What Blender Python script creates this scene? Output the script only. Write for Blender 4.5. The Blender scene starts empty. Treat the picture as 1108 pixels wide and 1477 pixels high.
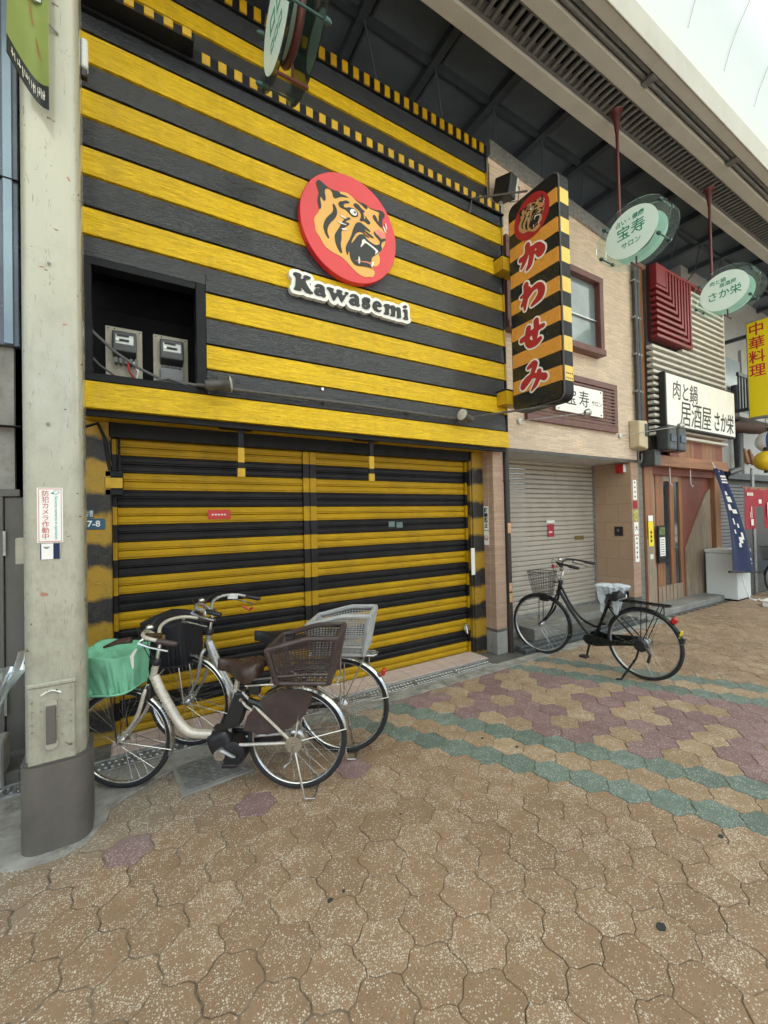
import bpy, bmesh, math, random
import numpy as np
from mathutils import Vector, Matrix
R=math.radians
rnd=random.Random(7)
sc=bpy.context.scene
COL=sc.collection
# ---------------------------------------------------------------- camera, sky, sun, exposure
cd=bpy.data.cameras.new('camera'); cam=bpy.data.objects.new('camera',cd); COL.objects.link(cam)
cd.sensor_fit='HORIZONTAL'; cd.sensor_width=36.0; cd.lens=606.96/1108*36; cd.clip_start=.05; cd.clip_end=400
yaw,pit,rol=.54231,.015106,-.021937
fw=Vector((math.sin(yaw)*math.cos(pit),math.cos(yaw)*math.cos(pit),math.sin(pit)))
rt=Vector((math.cos(yaw),-math.sin(yaw),0)); up=rt.cross(fw)
r2=math.cos(rol)*rt+math.sin(rol)*up; u2=-math.sin(rol)*rt+math.cos(rol)*up
mw=Matrix.Identity(4)
for i in range(3): mw[i][0]=r2[i]; mw[i][1]=u2[i]; mw[i][2]=-fw[i]
mw.translation=Vector((0,0,1.65)); cam.matrix_world=mw
sc.camera=cam
SUN_EL,SUN_AZ=R(63),R(190)         # azimuth from +Y towards +X: high behind the camera, kept off the shop fronts by the arcade vault
wd=bpy.data.worlds.new('World'); sc.world=wd; wd.use_nodes=True
nt=wd.node_tree; nt.nodes.clear()
sk=nt.nodes.new('ShaderNodeTexSky'); sk.sky_type='NISHITA'; sk.sun_disc=False
sk.sun_elevation=SUN_EL; sk.sun_rotation=SUN_AZ; sk.dust_density=3.0; sk.ozone_density=.6
bg=nt.nodes.new('ShaderNodeBackground'); bg.inputs[1].default_value=.12
wo=nt.nodes.new('ShaderNodeOutputWorld'); nt.links.new(sk.outputs[0],bg.inputs[0]); nt.links.new(bg.outputs[0],wo.inputs[0])
sd=bpy.data.lights.new('sun','SUN'); sd.energy=4.0; sd.angle=R(.5); sd.color=(1,.965,.91)
so=bpy.data.objects.new('sun',sd); COL.objects.link(so)
sdir=Vector((math.sin(SUN_AZ)*math.cos(SUN_EL),math.cos(SUN_AZ)*math.cos(SUN_EL),math.sin(SUN_EL)))
so.rotation_mode='QUATERNION'; so.rotation_quaternion=sdir.to_track_quat('Z','Y'); so.location=(0,0,30)
vs=sc.view_settings; vs.view_transform='Standard'; vs.look='None'; vs.gamma=1; vs.use_curve_mapping=False; vs.exposure=1.38
# ---------------------------------------------------------------- helpers
WL={}                                  # where a parent's origin lies in the world (parents without rotation)
def thing(name,label,cat,loc=(0,0,0),rz=0,group=None,tilt=0):
    o=bpy.data.objects.new(name,None); COL.objects.link(o); o.location=loc; o.rotation_euler=(tilt,0,rz)
    o.empty_display_size=.1
    o['label']=label; o['category']=cat
    if group: o['group']=group
    WL[o.name]=Vector(loc); return o
def tag(o,label=None,cat=None,group=None,kind=None):
    for k,v in (('label',label),('category',cat),('group',group),('kind',kind)):
        if v: o[k]=v
    return o
def empty_part(name,parent):
    o=bpy.data.objects.new(name,None); COL.objects.link(o); o.parent=parent; o.empty_display_size=.05
    WL[o.name]=WL.get(parent.name,Vector()); return o
def frame(d):
    d=Vector(d).normalized(); a=Vector((0,0,1)) if abs(d.z)<.9 else Vector((1,0,0))
    s=d.cross(a).normalized(); return s,s.cross(d).normalized()
class MB:
    def __init__(s): s.v=[]; s.f=[]; s.m=[]; s.mi=0
    def quad(s,a,b,c,d):
        n=len(s.v); s.v+= [tuple(a),tuple(b),tuple(c),tuple(d)]; s.f.append((n,n+1,n+2,n+3)); s.m.append(s.mi)
    def bx(s,x0,x1,y0,y1,z0,z1):
        n=len(s.v)
        s.v+=[(x0,y0,z0),(x1,y0,z0),(x1,y1,z0),(x0,y1,z0),(x0,y0,z1),(x1,y0,z1),(x1,y1,z1),(x0,y1,z1)]
        for f in ((0,3,2,1),(4,5,6,7),(0,1,5,4),(1,2,6,5),(2,3,7,6),(3,0,4,7)): s.f.append(tuple(n+i for i in f)); s.m.append(s.mi)
        return s
    def hexa(s,p):                       # eight corners: bottom four counter-clockwise, top four
        n=len(s.v); s.v+=[tuple(q) for q in p]
        for f in ((0,3,2,1),(4,5,6,7),(0,1,5,4),(1,2,6,5),(2,3,7,6),(3,0,4,7)): s.f.append(tuple(n+i for i in f)); s.m.append(s.mi)
        return s
    def obox(s,c,size,ax,az=(0,0,1)):     # box at c, its x along ax
        ax=Vector(ax).normalized(); az=Vector(az); ay=az.cross(ax).normalized(); az=ax.cross(ay)
        c=Vector(c); h=[q/2 for q in size]
        P=[c+ax*i*h[0]+ay*j*h[1]+az*k*h[2] for k in (-1,1) for i,j in ((-1,-1),(1,-1),(1,1),(-1,1))]
        return s.hexa(P)
    def tube(s,pts,r,seg=8,closed=False,cap=True,flat=1.0):
        pts=[Vector(p) for p in pts]; n=len(pts)
        rs=r if isinstance(r,(list,tuple)) else [r]*n
        dirs=[]
        for i in range(n):
            a=pts[i-1] if (i>0 or closed) else pts[i]; b=pts[(i+1)%n] if (i<n-1 or closed) else pts[i]
            dirs.append((b-a).normalized())
        s0,t0=frame(dirs[0]); base=len(s.v)
        for i in range(n):
            d=dirs[i]; s1=(s0-d*s0.dot(d)).normalized(); t1=d.cross(s1); s0=s1
            for k in range(seg):
                a=2*math.pi*k/seg; s.v.append(tuple(pts[i]+(s1*math.cos(a)+t1*math.sin(a)*flat)*rs[i]))
        m=n if closed else n-1
        for i in range(m):
            for k in range(seg):
                a=base+i*seg+k; b=base+i*seg+(k+1)%seg; j=(i+1)%n
                s.f.append((a,b,base+j*seg+(k+1)%seg,base+j*seg+k)); s.m.append(s.mi)
        if cap and not closed:
            s.f.append(tuple(base+k for k in range(seg))[::-1]); s.m.append(s.mi)
            s.f.append(tuple(base+(n-1)*seg+k for k in range(seg))); s.m.append(s.mi)
        return s
    def cyl(s,a,b,r,seg=12): return s.tube([a,b],r,seg)
    def lathe(s,prof,c,axis=(0,0,1),seg=24,cap=True):
        c=Vector(c); ax=Vector(axis).normalized(); u,w=frame(ax); base=len(s.v); n=len(prof)
        for r,h in prof:
            for k in range(seg):
                a=2*math.pi*k/seg; s.v.append(tuple(c+ax*h+(u*math.cos(a)+w*math.sin(a))*r))
        for i in range(n-1):
            for k in range(seg):
                a=base+i*seg+k; b=base+i*seg+(k+1)%seg
                s.f.append((a,b,b+seg,a+seg)); s.m.append(s.mi)
        if cap:
            s.f.append(tuple(base+k for k in range(seg))[::-1]); s.m.append(s.mi)
            s.f.append(tuple(base+(n-1)*seg+k for k in range(seg))); s.m.append(s.mi)
        return s
    def torus(s,c,axis,RR,r,seg=48,ss=8,flat=1.0):
        u,w=frame(axis)
        return s.tube([Vector(c)+(u*math.cos(2*math.pi*k/seg)+w*math.sin(2*math.pi*k/seg))*RR for k in range(seg)],r,ss,closed=True,flat=flat)
    def prism(s,poly,fn,d0,d1):           # fn(u,v,d) -> point
        n=len(s.v); k=len(poly)
        s.v+=[tuple(fn(a,b,d0)) for a,b in poly]+[tuple(fn(a,b,d1)) for a,b in poly]
        s.f.append(tuple(range(n,n+k))[::-1]); s.m.append(s.mi); s.f.append(tuple(range(n+k,n+2*k))); s.m.append(s.mi)
        for i in range(k):
            j=(i+1)%k; s.f.append((n+i,n+j,n+k+j,n+k+i)); s.m.append(s.mi)
        return s
    def grid(s,fn,nu,nv,wrap=False):
        n=len(s.v)
        for i in range(nu+1):
            for j in range(nv+1): s.v.append(tuple(fn(i/nu,j/nv)))
        for i in range(nu):
            for j in range(nv):
                a=n+i*(nv+1)+j; s.f.append((a,a+nv+1,a+nv+2,a+1)); s.m.append(s.mi)
        return s
    def ell(s,c,r,seg=16,rings=10):
        prof=[(math.sin(math.pi*i/rings),-math.cos(math.pi*i/rings)) for i in range(rings+1)]
        base=len(s.v)
        for q,h in prof:
            for k in range(seg):
                a=2*math.pi*k/seg; s.v.append((c[0]+r[0]*q*math.cos(a),c[1]+r[1]*q*math.sin(a),c[2]+r[2]*h))
        for i in range(rings):
            for k in range(seg):
                a=base+i*seg+k; b=base+i*seg+(k+1)%seg; s.f.append((a,b,b+seg,a+seg)); s.m.append(s.mi)
        return s
    def build(s,name,mats,parent=None,smooth=0,bevel=0,seg=1,local=False,fix=True,solid=0):
        me=bpy.data.meshes.new(name)
        off=Vector() if (parent is None or local) else WL[parent.name]
        me.from_pydata([(a-off.x,b-off.y,c-off.z) for a,b,c in s.v],[],s.f)
        if not isinstance(mats,(list,tuple)): mats=[mats]
        for m in mats: me.materials.append(m)
        if len(mats)>1: me.polygons.foreach_set('material_index',s.m)
        if fix or bevel or solid:
            bm=bmesh.new(); bm.from_mesh(me)
            bmesh.ops.remove_doubles(bm,verts=bm.verts,dist=1e-6)
            bmesh.ops.dissolve_degenerate(bm,edges=bm.edges,dist=1e-6)
            if solid: bmesh.ops.solidify(bm,geom=bm.faces[:],thickness=solid)
            if fix: bmesh.ops.recalc_face_normals(bm,faces=bm.faces)
            if bevel:
                ed=[e for e in bm.edges if len(e.link_faces)==2 and e.calc_face_angle(0)>.6]
                bmesh.ops.bevel(bm,geom=ed,offset=bevel,segments=seg,affect='EDGES',profile=.6,clamp_overlap=True)
            bm.to_mesh(me); bm.free()
        if smooth:
            me.polygons.foreach_set('use_smooth',[True]*len(me.polygons)); me.set_sharp_from_angle(angle=R(smooth))
        me.update()
        o=bpy.data.objects.new(name,me); COL.objects.link(o)
        if parent is not None: o.parent=parent
        WL[o.name]=off
        return o
def like(o,parent=None,loc=(0,0,0),rot=None):
    c=o.copy(); COL.objects.link(c); c.parent=parent if parent is not None else o.parent; c.location=loc
    if rot: c.rotation_euler=rot
    WL[c.name]=WL[o.name]; return c
def copy_tree(o,parent=None):
    c=o.copy(); COL.objects.link(c); c.parent=parent; WL[c.name]=WL.get(o.name,Vector())
    for ch in list(o.children): copy_tree(ch,c)
    return c
FX,FZ=Vector((1,0,0)),Vector((0,0,1))
SX=Vector((0,-1,0))                        # reading direction on a face that looks towards -X
def text(st,size,m,parent,org,right=FX,upv=FZ,bold=0,depth=.002,align='CENTER',shear=0,name='lettering',line=1.0,xs=1.0,local=False,space=1.0):
    cu=bpy.data.curves.new(name,'FONT'); cu.body=st; cu.size=size; cu.align_x=align; cu.align_y='CENTER'
    cu.offset=bold; cu.extrude=depth/2; cu.shear=shear; cu.space_line=line; cu.space_character=space; cu.resolution_u=3
    to=bpy.data.objects.new(name,cu); COL.objects.link(to)
    me=bpy.data.meshes.new_from_object(to); bpy.data.objects.remove(to); bpy.data.curves.remove(cu)
    right=Vector(right).normalized(); upv=Vector(upv).normalized(); nrm=right.cross(upv); org=Vector(org)
    off=Vector() if (parent is None or local) else WL[parent.name]
    for v in me.vertices: v.co=org+right*v.co.x*xs+upv*v.co.y+nrm*(v.co.z+depth/2)-off
    me.name=name; me.materials.clear(); me.materials.append(m)
    o=bpy.data.objects.new(name,me); COL.objects.link(o); WL[o.name]=off
    if parent is not None: o.parent=parent
    return o
def outline(polys,fn,m,name,parent,depth=.004,d0=0.0,chaikin=1):
    """flat cut-out shapes: closed 2D polygons (even-odd) -> filled, extruded mesh; fn(u,v,d) maps to the world"""
    cu=bpy.data.curves.new(name,'CURVE'); cu.dimensions='2D'; cu.fill_mode='BOTH'; cu.extrude=depth/2
    for P in polys:
        P=list(P)
        for _ in range(chaikin):
            Q=[]
            for i in range(len(P)):
                a,b=P[i],P[(i+1)%len(P)]
                Q+=[(.75*a[0]+.25*b[0],.75*a[1]+.25*b[1]),(.25*a[0]+.75*b[0],.25*a[1]+.75*b[1])]
            P=Q
        sp=cu.splines.new('POLY'); sp.points.add(len(P)-1)
        for p,q in zip(sp.points,P): p.co=(q[0],q[1],0,1)
        sp.use_cyclic_u=True
    to=bpy.data.objects.new(name,cu); COL.objects.link(to)
    me=bpy.data.meshes.new_from_object(to); bpy.data.objects.remove(to); bpy.data.curves.remove(cu)
    off=WL[parent.name] if parent is not None else Vector()
    for v in me.vertices: v.co=Vector(fn(v.co.x,v.co.y,d0+depth/2+v.co.z))-off
    me.name=name; me.materials.clear(); me.materials.append(m)
    o=bpy.data.objects.new(name,me); COL.objects.link(o); WL[o.name]=off
    if parent is not None: o.parent=parent
    return o
def contours(F,xs,ys,lev=0.0):
    """closed iso-lines of the field F[j,i] at lev (marching squares)"""
    seg={}
    H,W=F.shape
    ins=F<lev
    def pt(k):
        (a,b)=k; fa,fb=F[a[1],a[0]],F[b[1],b[0]]; t=(lev-fa)/(fb-fa) if fb!=fa else .5
        return (xs[a[0]]+(xs[b[0]]-xs[a[0]])*t, ys[a[1]]+(ys[b[1]]-ys[a[1]])*t)
    nxt={}
    for j in range(H-1):
        row=ins[j,:]; row2=ins[j+1,:]
        cand=np.nonzero(~((row[:-1]==row[1:])&(row[:-1]==row2[:-1])&(row[:-1]==row2[1:])))[0]
        for i in cand:
            c=[(i,j),(i+1,j),(i+1,j+1),(i,j+1)]; s=[ins[q[1],q[0]] for q in c]
            E=[]
            for k in range(4):
                a,b=c[k],c[(k+1)%4]
                if s[k]!=s[(k+1)%4]: E.append((tuple(sorted((a,b))),s[k]))
            ent=[e for e,f in E if not f]; ext=[e for e,f in E if f]
            if len(ent)==1: nxt[ext[0]]=ent[0]
            elif len(ent)==2:
                for k in range(4):
                    pass
                nxt[E[0][0] if E[0][1] else E[1][0]]=E[1][0] if E[0][1] else E[2][0]
                nxt[E[2][0] if E[2][1] else E[3][0]]=E[3][0] if E[2][1] else E[0][0]
    out=[]
    while nxt:
        k0=next(iter(nxt)); loop=[]; k=k0
        while k in nxt:
            loop.append(pt(k)); k=nxt.pop(k)
        if len(loop)>5: out.append(loop)
    return out
def seg_dist(X,Y,a,b):
    ax,ay=a; bx,by=b; dx,dy=bx-ax,by-ay; L=dx*dx+dy*dy+1e-12
    t=np.clip(((X-ax)*dx+(Y-ay)*dy)/L,0,1)
    return np.hypot(X-ax-t*dx,Y-ay-t*dy),t
def grow(polys,off,step):
    """outline of the polygons grown by off"""
    A=np.array([p for P in polys for p in P]); x0,y0=A.min(0)-off-3*step; x1,y1=A.max(0)+off+3*step
    xs=np.arange(x0,x1,step); ys=np.arange(y0,y1,step); X,Y=np.meshgrid(xs,ys)
    D=np.full(X.shape,9.0)
    for P in polys:
        ins=np.zeros(X.shape,bool); d=np.full(X.shape,9.0)
        for i in range(len(P)):
            a,b=P[i],P[(i+1)%len(P)]
            d=np.minimum(d,seg_dist(X,Y,a,b)[0])
            if a[1]!=b[1]:
                c=((a[1]>Y)!=(b[1]>Y))&(X<(b[0]-a[0])*(Y-a[1])/(b[1]-a[1])+a[0]); ins^=c
        D=np.minimum(D,np.where(ins,-d,d))
    return contours(D,xs,ys,off)
def brush(strokes,step,grow_by=0.0):
    """outline of brush strokes: each a list of points and a list of half widths"""
    A=np.array([p for S,_ in strokes for p in S]); mx=max(max(w) for _,w in strokes)+grow_by+3*step
    x0,y0=A.min(0)-mx; x1,y1=A.max(0)+mx
    xs=np.arange(x0,x1,step); ys=np.arange(y0,y1,step); X,Y=np.meshgrid(xs,ys); D=np.full(X.shape,9.0)
    for S,w in strokes:
        S2=[Vector((a,b)) for a,b in S]; P=[]; Wd=[]
        n=len(S2)
        for i in range(n-1):
            p0,p1,p2,p3=S2[max(i-1,0)],S2[i],S2[i+1],S2[min(i+2,n-1)]
            for k in range(6):
                t=k/6; P.append(.5*((2*p1)+(p2-p0)*t+(2*p0-5*p1+4*p2-p3)*t*t+(3*p1-p0-3*p2+p3)*t**3)); Wd.append(w[i]+(w[i+1]-w[i])*t)
        P.append(S2[-1]); Wd.append(w[-1])
        for i in range(len(P)-1):
            d,t=seg_dist(X,Y,P[i],P[i+1]); D=np.minimum(D,d-(Wd[i]+(Wd[i+1]-Wd[i])*t))
    return contours(D,xs,ys,grow_by)
# ---------------------------------------------------------------- materials
MATS={}
def node_mat(name):
    m=bpy.data.materials.new(name); m.use_nodes=True; n=m.node_tree; b=n.nodes['Principled BSDF']; MATS[name]=m
    return m,n,b
def mapped(n,scale,obj=False):
    if obj:
        tc=n.nodes.new('ShaderNodeTexCoord'); src=tc.outputs['Object']
    else:
        g=n.nodes.new('ShaderNodeNewGeometry'); src=g.outputs['Position']
    mp=n.nodes.new('ShaderNodeMapping'); mp.inputs['Scale'].default_value=scale if isinstance(scale,tuple) else (scale,)*3
    n.links.new(src,mp.inputs[0]); return mp.outputs[0]
def noise(n,vec,scale=1,detail=4,rough=.55,dist=0):
    t=n.nodes.new('ShaderNodeTexNoise'); t.inputs['Scale'].default_value=scale; t.inputs['Detail'].default_value=detail
    t.inputs['Roughness'].default_value=rough; t.inputs['Distortion'].default_value=dist
    n.links.new(vec,t.inputs['Vector']); return t.outputs['Fac']
def ramp(n,fac,stops,interp='LINEAR'):
    r=n.nodes.new('ShaderNodeValToRGB'); r.color_ramp.interpolation=interp
    e=r.color_ramp.elements
    while len(e)<len(stops): e.new(.5)
    for q,(p,c) in zip(e,stops): q.position=p; q.color=(*c,1) if len(c)==3 else c
    n.links.new(fac,r.inputs[0]); return r.outputs[0]
def mix(n,fac,a,b,mode='MIX'):
    x=n.nodes.new('ShaderNodeMix'); x.data_type='RGBA'; x.blend_type=mode
    for sck,val in ((x.inputs[0],fac),(x.inputs[6],a),(x.inputs[7],b)):
        if isinstance(val,(int,float)): sck.default_value=val
        elif isinstance(val,tuple): sck.default_value=(*val,1) if len(val)==3 else val
        else: n.links.new(val,sck)
    return x.outputs[2]
def mth(n,op,a,b=None,c=None):
    x=n.nodes.new('ShaderNodeMath'); x.operation=op
    for i,val in enumerate((a,b,c)):
        if val is None: continue
        if isinstance(val,(int,float)): x.inputs[i].default_value=val
        else: n.links.new(val,x.inputs[i])
    return x.outputs[0]
def bumpn(n,b,h,strength=.3,dist=.01):
    k=n.nodes.new('ShaderNodeBump'); k.inputs['Strength'].default_value=strength; k.inputs['Distance'].default_value=dist
    n.links.new(h,k.inputs['Height']); n.links.new(k.outputs[0],b.inputs['Normal'])
def M(name,col,rough=.6,metal=0,var=.12,vs=4,bump=0,bs=60,st=(1,1,1),dirt=0,dcol=(.05,.045,.04),ds=3,spec=.5,rv=.12,coat=0):
    m,n,b=node_mat(name)
    v=mapped(n,st); f=noise(n,v,vs,5)
    lo=tuple(c*(1-var) for c in col); hi=tuple(min(1,c*(1+var)) for c in col)
    c=ramp(n,f,[(.3,lo),(.7,hi)])
    if dirt:
        d=noise(n,mapped(n,(1,1,.45)),ds,7,.68); d2=noise(n,mapped(n,1),ds*9,4,.6)
        k=ramp(n,mth(n,'ADD',mth(n,'MULTIPLY',d,.75),mth(n,'MULTIPLY',d2,.25)),[(.50,(0,0,0)),(.66,(1,1,1))])
        c=mix(n,mth(n,'MULTIPLY',k,dirt),c,dcol)
    n.links.new(c,b.inputs['Base Color'])
    b.inputs['Metallic'].default_value=metal; b.inputs['Specular IOR Level'].default_value=spec
    if rv:
        rr=mth(n,'ADD',mth(n,'MULTIPLY',noise(n,mapped(n,1),vs*2.3,4),rv*2),rough-rv); n.links.new(rr,b.inputs['Roughness'])
    else: b.inputs['Roughness'].default_value=rough
    if coat: b.inputs['Coat Weight'].default_value=coat; b.inputs['Coat Roughness'].default_value=.08
    if bump: bumpn(n,b,noise(n,mapped(n,st),bs,5,.6),bump,.004)
    return m
def siding(name,col,rough,var,spec,coat):
    m,n,b=node_mat(name)
    g1=noise(n,mapped(n,(5,5,75)),1,6,.66,1.0); g2=noise(n,mapped(n,(16,16,260)),1,3,.6,.5)
    h=mth(n,'ADD',mth(n,'MULTIPLY',g1,.7),mth(n,'MULTIPLY',g2,.5))
    lo=tuple(c*(1-var) for c in col); hi=tuple(min(1,c*(1+var)) for c in col)
    c=ramp(n,h,[(.46,lo),(.70,hi)])
    big=noise(n,mapped(n,(1,1,1)),1.4,5,.6); c=mix(n,ramp(n,big,[(.35,(0,0,0)),(.75,(.30,.30,.30))]),c,tuple(q*.72 for q in col))
    stk=noise(n,mapped(n,(7,7,.55)),1,6,.65); c=mix(n,ramp(n,stk,[(.48,(0,0,0)),(.74,(.38,.38,.38))]),c,tuple(q*.6+.01 for q in col))
    n.links.new(c,b.inputs['Base Color'])
    n.links.new(mth(n,'ADD',mth(n,'MULTIPLY',g1,.22),rough-.1),b.inputs['Roughness'])
    b.inputs['Specular IOR Level'].default_value=spec; b.inputs['Coat Weight'].default_value=coat; b.inputs['Coat Roughness'].default_value=.16
    bumpn(n,b,h,1.0,.014); return m
M_yel=siding('yellow_siding',(.82,.508,.006),.24,.30,.45,.10)
M_blk=siding('black_siding',(.011,.0165,.025),.19,.6,.9,.25)
M_blkflat=M('black_paint',(.009,.010,.012),.5,var=.3,vs=8,bump=.1,spec=.22)
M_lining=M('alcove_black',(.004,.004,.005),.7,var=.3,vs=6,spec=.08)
M_yelpaint=M('yellow_paint',(.52,.31,.006),.42,var=.18,vs=5,bump=.06,dirt=.35,dcol=(.16,.10,.02))
M_slatY=M('shutter_yellow',(.40,.232,.003),.5,var=.16,vs=4,st=(1,1,3),bump=.35,bs=7,dirt=.30,dcol=(.13,.085,.02),ds=4,spec=.25)
M_slatB=M('shutter_black',(.011,.0105,.012),.45,var=.35,vs=6,bump=.05,dirt=.12,dcol=(.06,.055,.045),ds=5,spec=.22)
M_dark=M('dark_void',(.006,.006,.007),.8,var=.2)
M_cream=M('cream_steel',(.42,.415,.38),.5,var=.06,vs=2,bump=.03,dirt=.15,dcol=(.16,.14,.11))
M_deck=M('soffit_panel',(.10,.125,.155),.6,var=.2,vs=1.2,dirt=.2,dcol=(.03,.032,.035))
M_deckbeam=M('soffit_steel',(.055,.068,.085),.5,var=.2,vs=3)
M_ribline=M('rib_grey',(.45,.48,.47),.6)
M_grille=M('grille_steel',(.14,.145,.145),.45,.3,var=.15,vs=6)
M_alu=M('aluminium',(.5,.5,.49),.35,.8,var=.1,vs=8)
M_steel=M('bright_steel',(.62,.62,.60),.24,.95,var=.12,vs=14)
M_galv=M('galvanised_steel',(.36,.37,.37),.45,.7,var=.25,vs=22,dirt=.35,dcol=(.13,.12,.10),ds=6)
M_rubber=M('tyre_rubber',(.018,.018,.019),.75,var=.3,vs=20,bump=.3,bs=180)
M_blackpl=M('black_plastic',(.016,.016,.018),.4,var=.25,vs=14)
M_brownpl=M('brown_plastic',(.052,.034,.032),.42,var=.2,vs=12,dirt=.2,dcol=(.16,.14,.12),ds=8)
M_brownle=M('brown_vinyl',(.050,.028,.022),.28,var=.2,vs=12)
M_greypl=M('grey_plastic',(.36,.365,.36),.5,var=.12,vs=12,dirt=.2,dcol=(.16,.15,.13),ds=9)
M_creampaint=M('cream_bicycle_paint',(.58,.53,.45),.27,.25,var=.06,vs=10,dirt=.18,dcol=(.2,.17,.13),ds=12,coat=.4)
M_silver=M('silver_bicycle_paint',(.46,.46,.45),.28,.6,var=.08,vs=10,coat=.3)
M_blackpt=M('black_bicycle_paint',(.007,.009,.009),.28,.0,var=.2,vs=10,spec=.35)
M_red=M('red_plastic',(.45,.02,.015),.3,var=.1,vs=9)
M_orange=M('orange_plastic',(.75,.27,.03),.4,var=.1,vs=9)
M_conc=M('concrete',(.25,.245,.225),.85,var=.22,vs=5,bump=.35,bs=55,dirt=.6,dcol=(.085,.08,.07),ds=3.5)
M_conc2=M('pale_concrete',(.30,.29,.26),.85,var=.3,vs=9,bump=.7,bs=34,dirt=.8,dcol=(.085,.078,.066),ds=5)
M_dkconc=M('dark_concrete',(.11,.105,.095),.85,var=.25,vs=4,bump=.35,bs=50,dirt=.5,dcol=(.04,.038,.034),ds=3)
M_white=M('white_panel',(.86,.87,.83),.4,var=.03,vs=4,dirt=.08,dcol=(.4,.38,.33))
M_soft=M('white_soffit',(.50,.49,.46),.6,var=.05,vs=2)
M_ink=M('black_ink',(.015,.016,.015),.5,var=.1)
M_bluewall=M('blue_grey_cladding',(.085,.10,.13),.3,.35,var=.25,vs=2.5,dirt=.25,dcol=(.05,.05,.05))
M_greydoor=M('grey_steel_door',(.12,.115,.105),.5,.1,var=.12,vs=3,dirt=.3,dcol=(.05,.045,.04))
M_wood=M('new_cedar',(.26,.118,.055),.55,var=.3,vs=1,st=(22,22,1.6),bump=.25,bs=1.5,dirt=.25,dcol=(.16,.08,.04),ds=2)
M_woodH=M('cedar_beam',(.29,.125,.06),.55,var=.35,vs=1,st=(1.6,22,22),bump=.25,bs=1.5,dirt=.3,dcol=(.14,.065,.03),ds=2)
M_woodold=M('weathered_cedar',(.30,.23,.165),.7,var=.28,vs=1,st=(26,26,1.8),bump=.3,bs=1.5,dirt=.4,dcol=(.13,.11,.09),ds=2)
M_redwood=M('russet_panel',(.21,.062,.04),.6,var=.16,vs=2,bump=.08,dirt=.15,dcol=(.12,.05,.035))
M_redslat=M('red_lacquer',(.22,.022,.028),.38,var=.15,vs=4)
M_whslat=M('white_slat_paint',(.60,.585,.52),.5,var=.08,vs=4,dirt=.25,dcol=(.3,.26,.19))
M_brownfr=M('brown_window_frame',(.135,.05,.042),.42,var=.15,vs=5)
M_glassdk=M('dark_glass',(.03,.038,.045),.08,var=.2,vs=1,rv=.02,spec=.8)
M_maroon=M('maroon_steel',(.10,.022,.024),.35,.2,var=.15,vs=5)
M_teal=M('teal_cap',(.03,.085,.08),.35,.2,var=.1,vs=9)
M_yellowsign=M('yellow_sign_face',(.84,.66,.01),.35,var=.03,vs=2)
M_redink=M('red_ink',(.50,.018,.018),.45,var=.08)
M_navy=M('navy_cloth',(.014,.022,.075),.85,var=.2,vs=4,bump=.2,bs=200)
M_redcloth=M('red_cloth',(.33,.028,.045),.85,var=.12,vs=4,bump=.15,bs=200)
M_whcloth=M('white_print',(.72,.70,.64),.7,var=.05)
M_beigebox=M('beige_plastic',(.56,.47,.32),.45,var=.06,vs=5,dirt=.15,dcol=(.3,.24,.16))
M_tangr=M('dark_meter_plastic',(.045,.05,.055),.35,var=.2,vs=8)
M_metergrey=M('meter_grey',(.15,.155,.165),.4,var=.15,vs=10)
M_plate=M('meter_plate',(.38,.36,.29),.5,var=.1,vs=12,dirt=.3,dcol=(.12,.10,.07),ds=14)
M_pale=M('pale_label',(.62,.66,.66),.3,var=.1,vs=30)
M_dkpipe=M('dark_brown_pipe',(.035,.025,.022),.4,.1,var=.2,vs=6)
M_emred=M('emblem_red',(.66,.026,.036),.12,var=.04,vs=2,rv=.03)
M_emor=M('emblem_orange',(.75,.40,.075),.2,var=.04,vs=2,rv=.03)
M_emblk=M('emblem_black',(.013,.015,.016),.45,var=.1,vs=2,rv=.03)
M_white2=M('emblem_white',(.80,.80,.77),.3,var=.03,vs=3)
M_pink=M('emblem_pink',(.72,.21,.16),.25,var=.04,vs=3)
M_signor=M('sign_orange',(.66,.30,.055),.28,var=.07,vs=2,dirt=.1,dcol=(.35,.17,.04))
M_signblk=M('sign_black',(.014,.016,.018),.25,var=.25,vs=2)
M_signyel=M('sign_yellow',(.70,.47,.06),.35,var=.1,vs=4,dirt=.2,dcol=(.3,.2,.05))
M_kred=M('kana_red',(.38,.022,.030),.35,var=.08,vs=3)
M_lamp=M('lamp_glass',(.45,.44,.38),.2,var=.15,vs=30,rv=.03)
M_lampbody=M('lamp_body',(.09,.085,.078),.55,.2,var=.25,vs=20)
M_cable=M('grey_cable',(.12,.12,.12),.6,var=.2)
M_green=M('green_cloth',(.20,.52,.34),.72,var=.16,vs=7,bump=1.0,bs=26)
M_bagblk=M('black_cloth',(.010,.010,.014),.7,var=.2,vs=6,bump=.2,bs=160)
M_threshold=M('threshold_mortar',(.36,.30,.27),.7,var=.12,vs=6,dirt=.4,dcol=(.15,.12,.10),ds=5)
M_pinktile=M('pink_tile',(.56,.44,.40),.45,var=.08,vs=14,dirt=.3,dcol=(.24,.19,.16),ds=7)
M_blue=M('blue_enamel',(.022,.085,.16),.35,var=.1,vs=8)
M_flag=M('green_flag',(.23,.29,.075),.7,var=.12,vs=3,bump=.1,bs=200)
M_greenink=M('green_ink',(.02,.27,.18),.5,var=.05)
M_tealink=M('teal_ink',(.02,.30,.33),.5,var=.05)
M_wall2=M('far_grey_wall',(.36,.36,.34),.6,var=.1,vs=3,dirt=.2)
M_gum=M('old_gum',(.035,.035,.037),.8,var=.2)
M_fztop=M('freezer_white',(.66,.70,.69),.35,var=.03,vs=2,dirt=.1,dcol=(.35,.34,.3))
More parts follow.
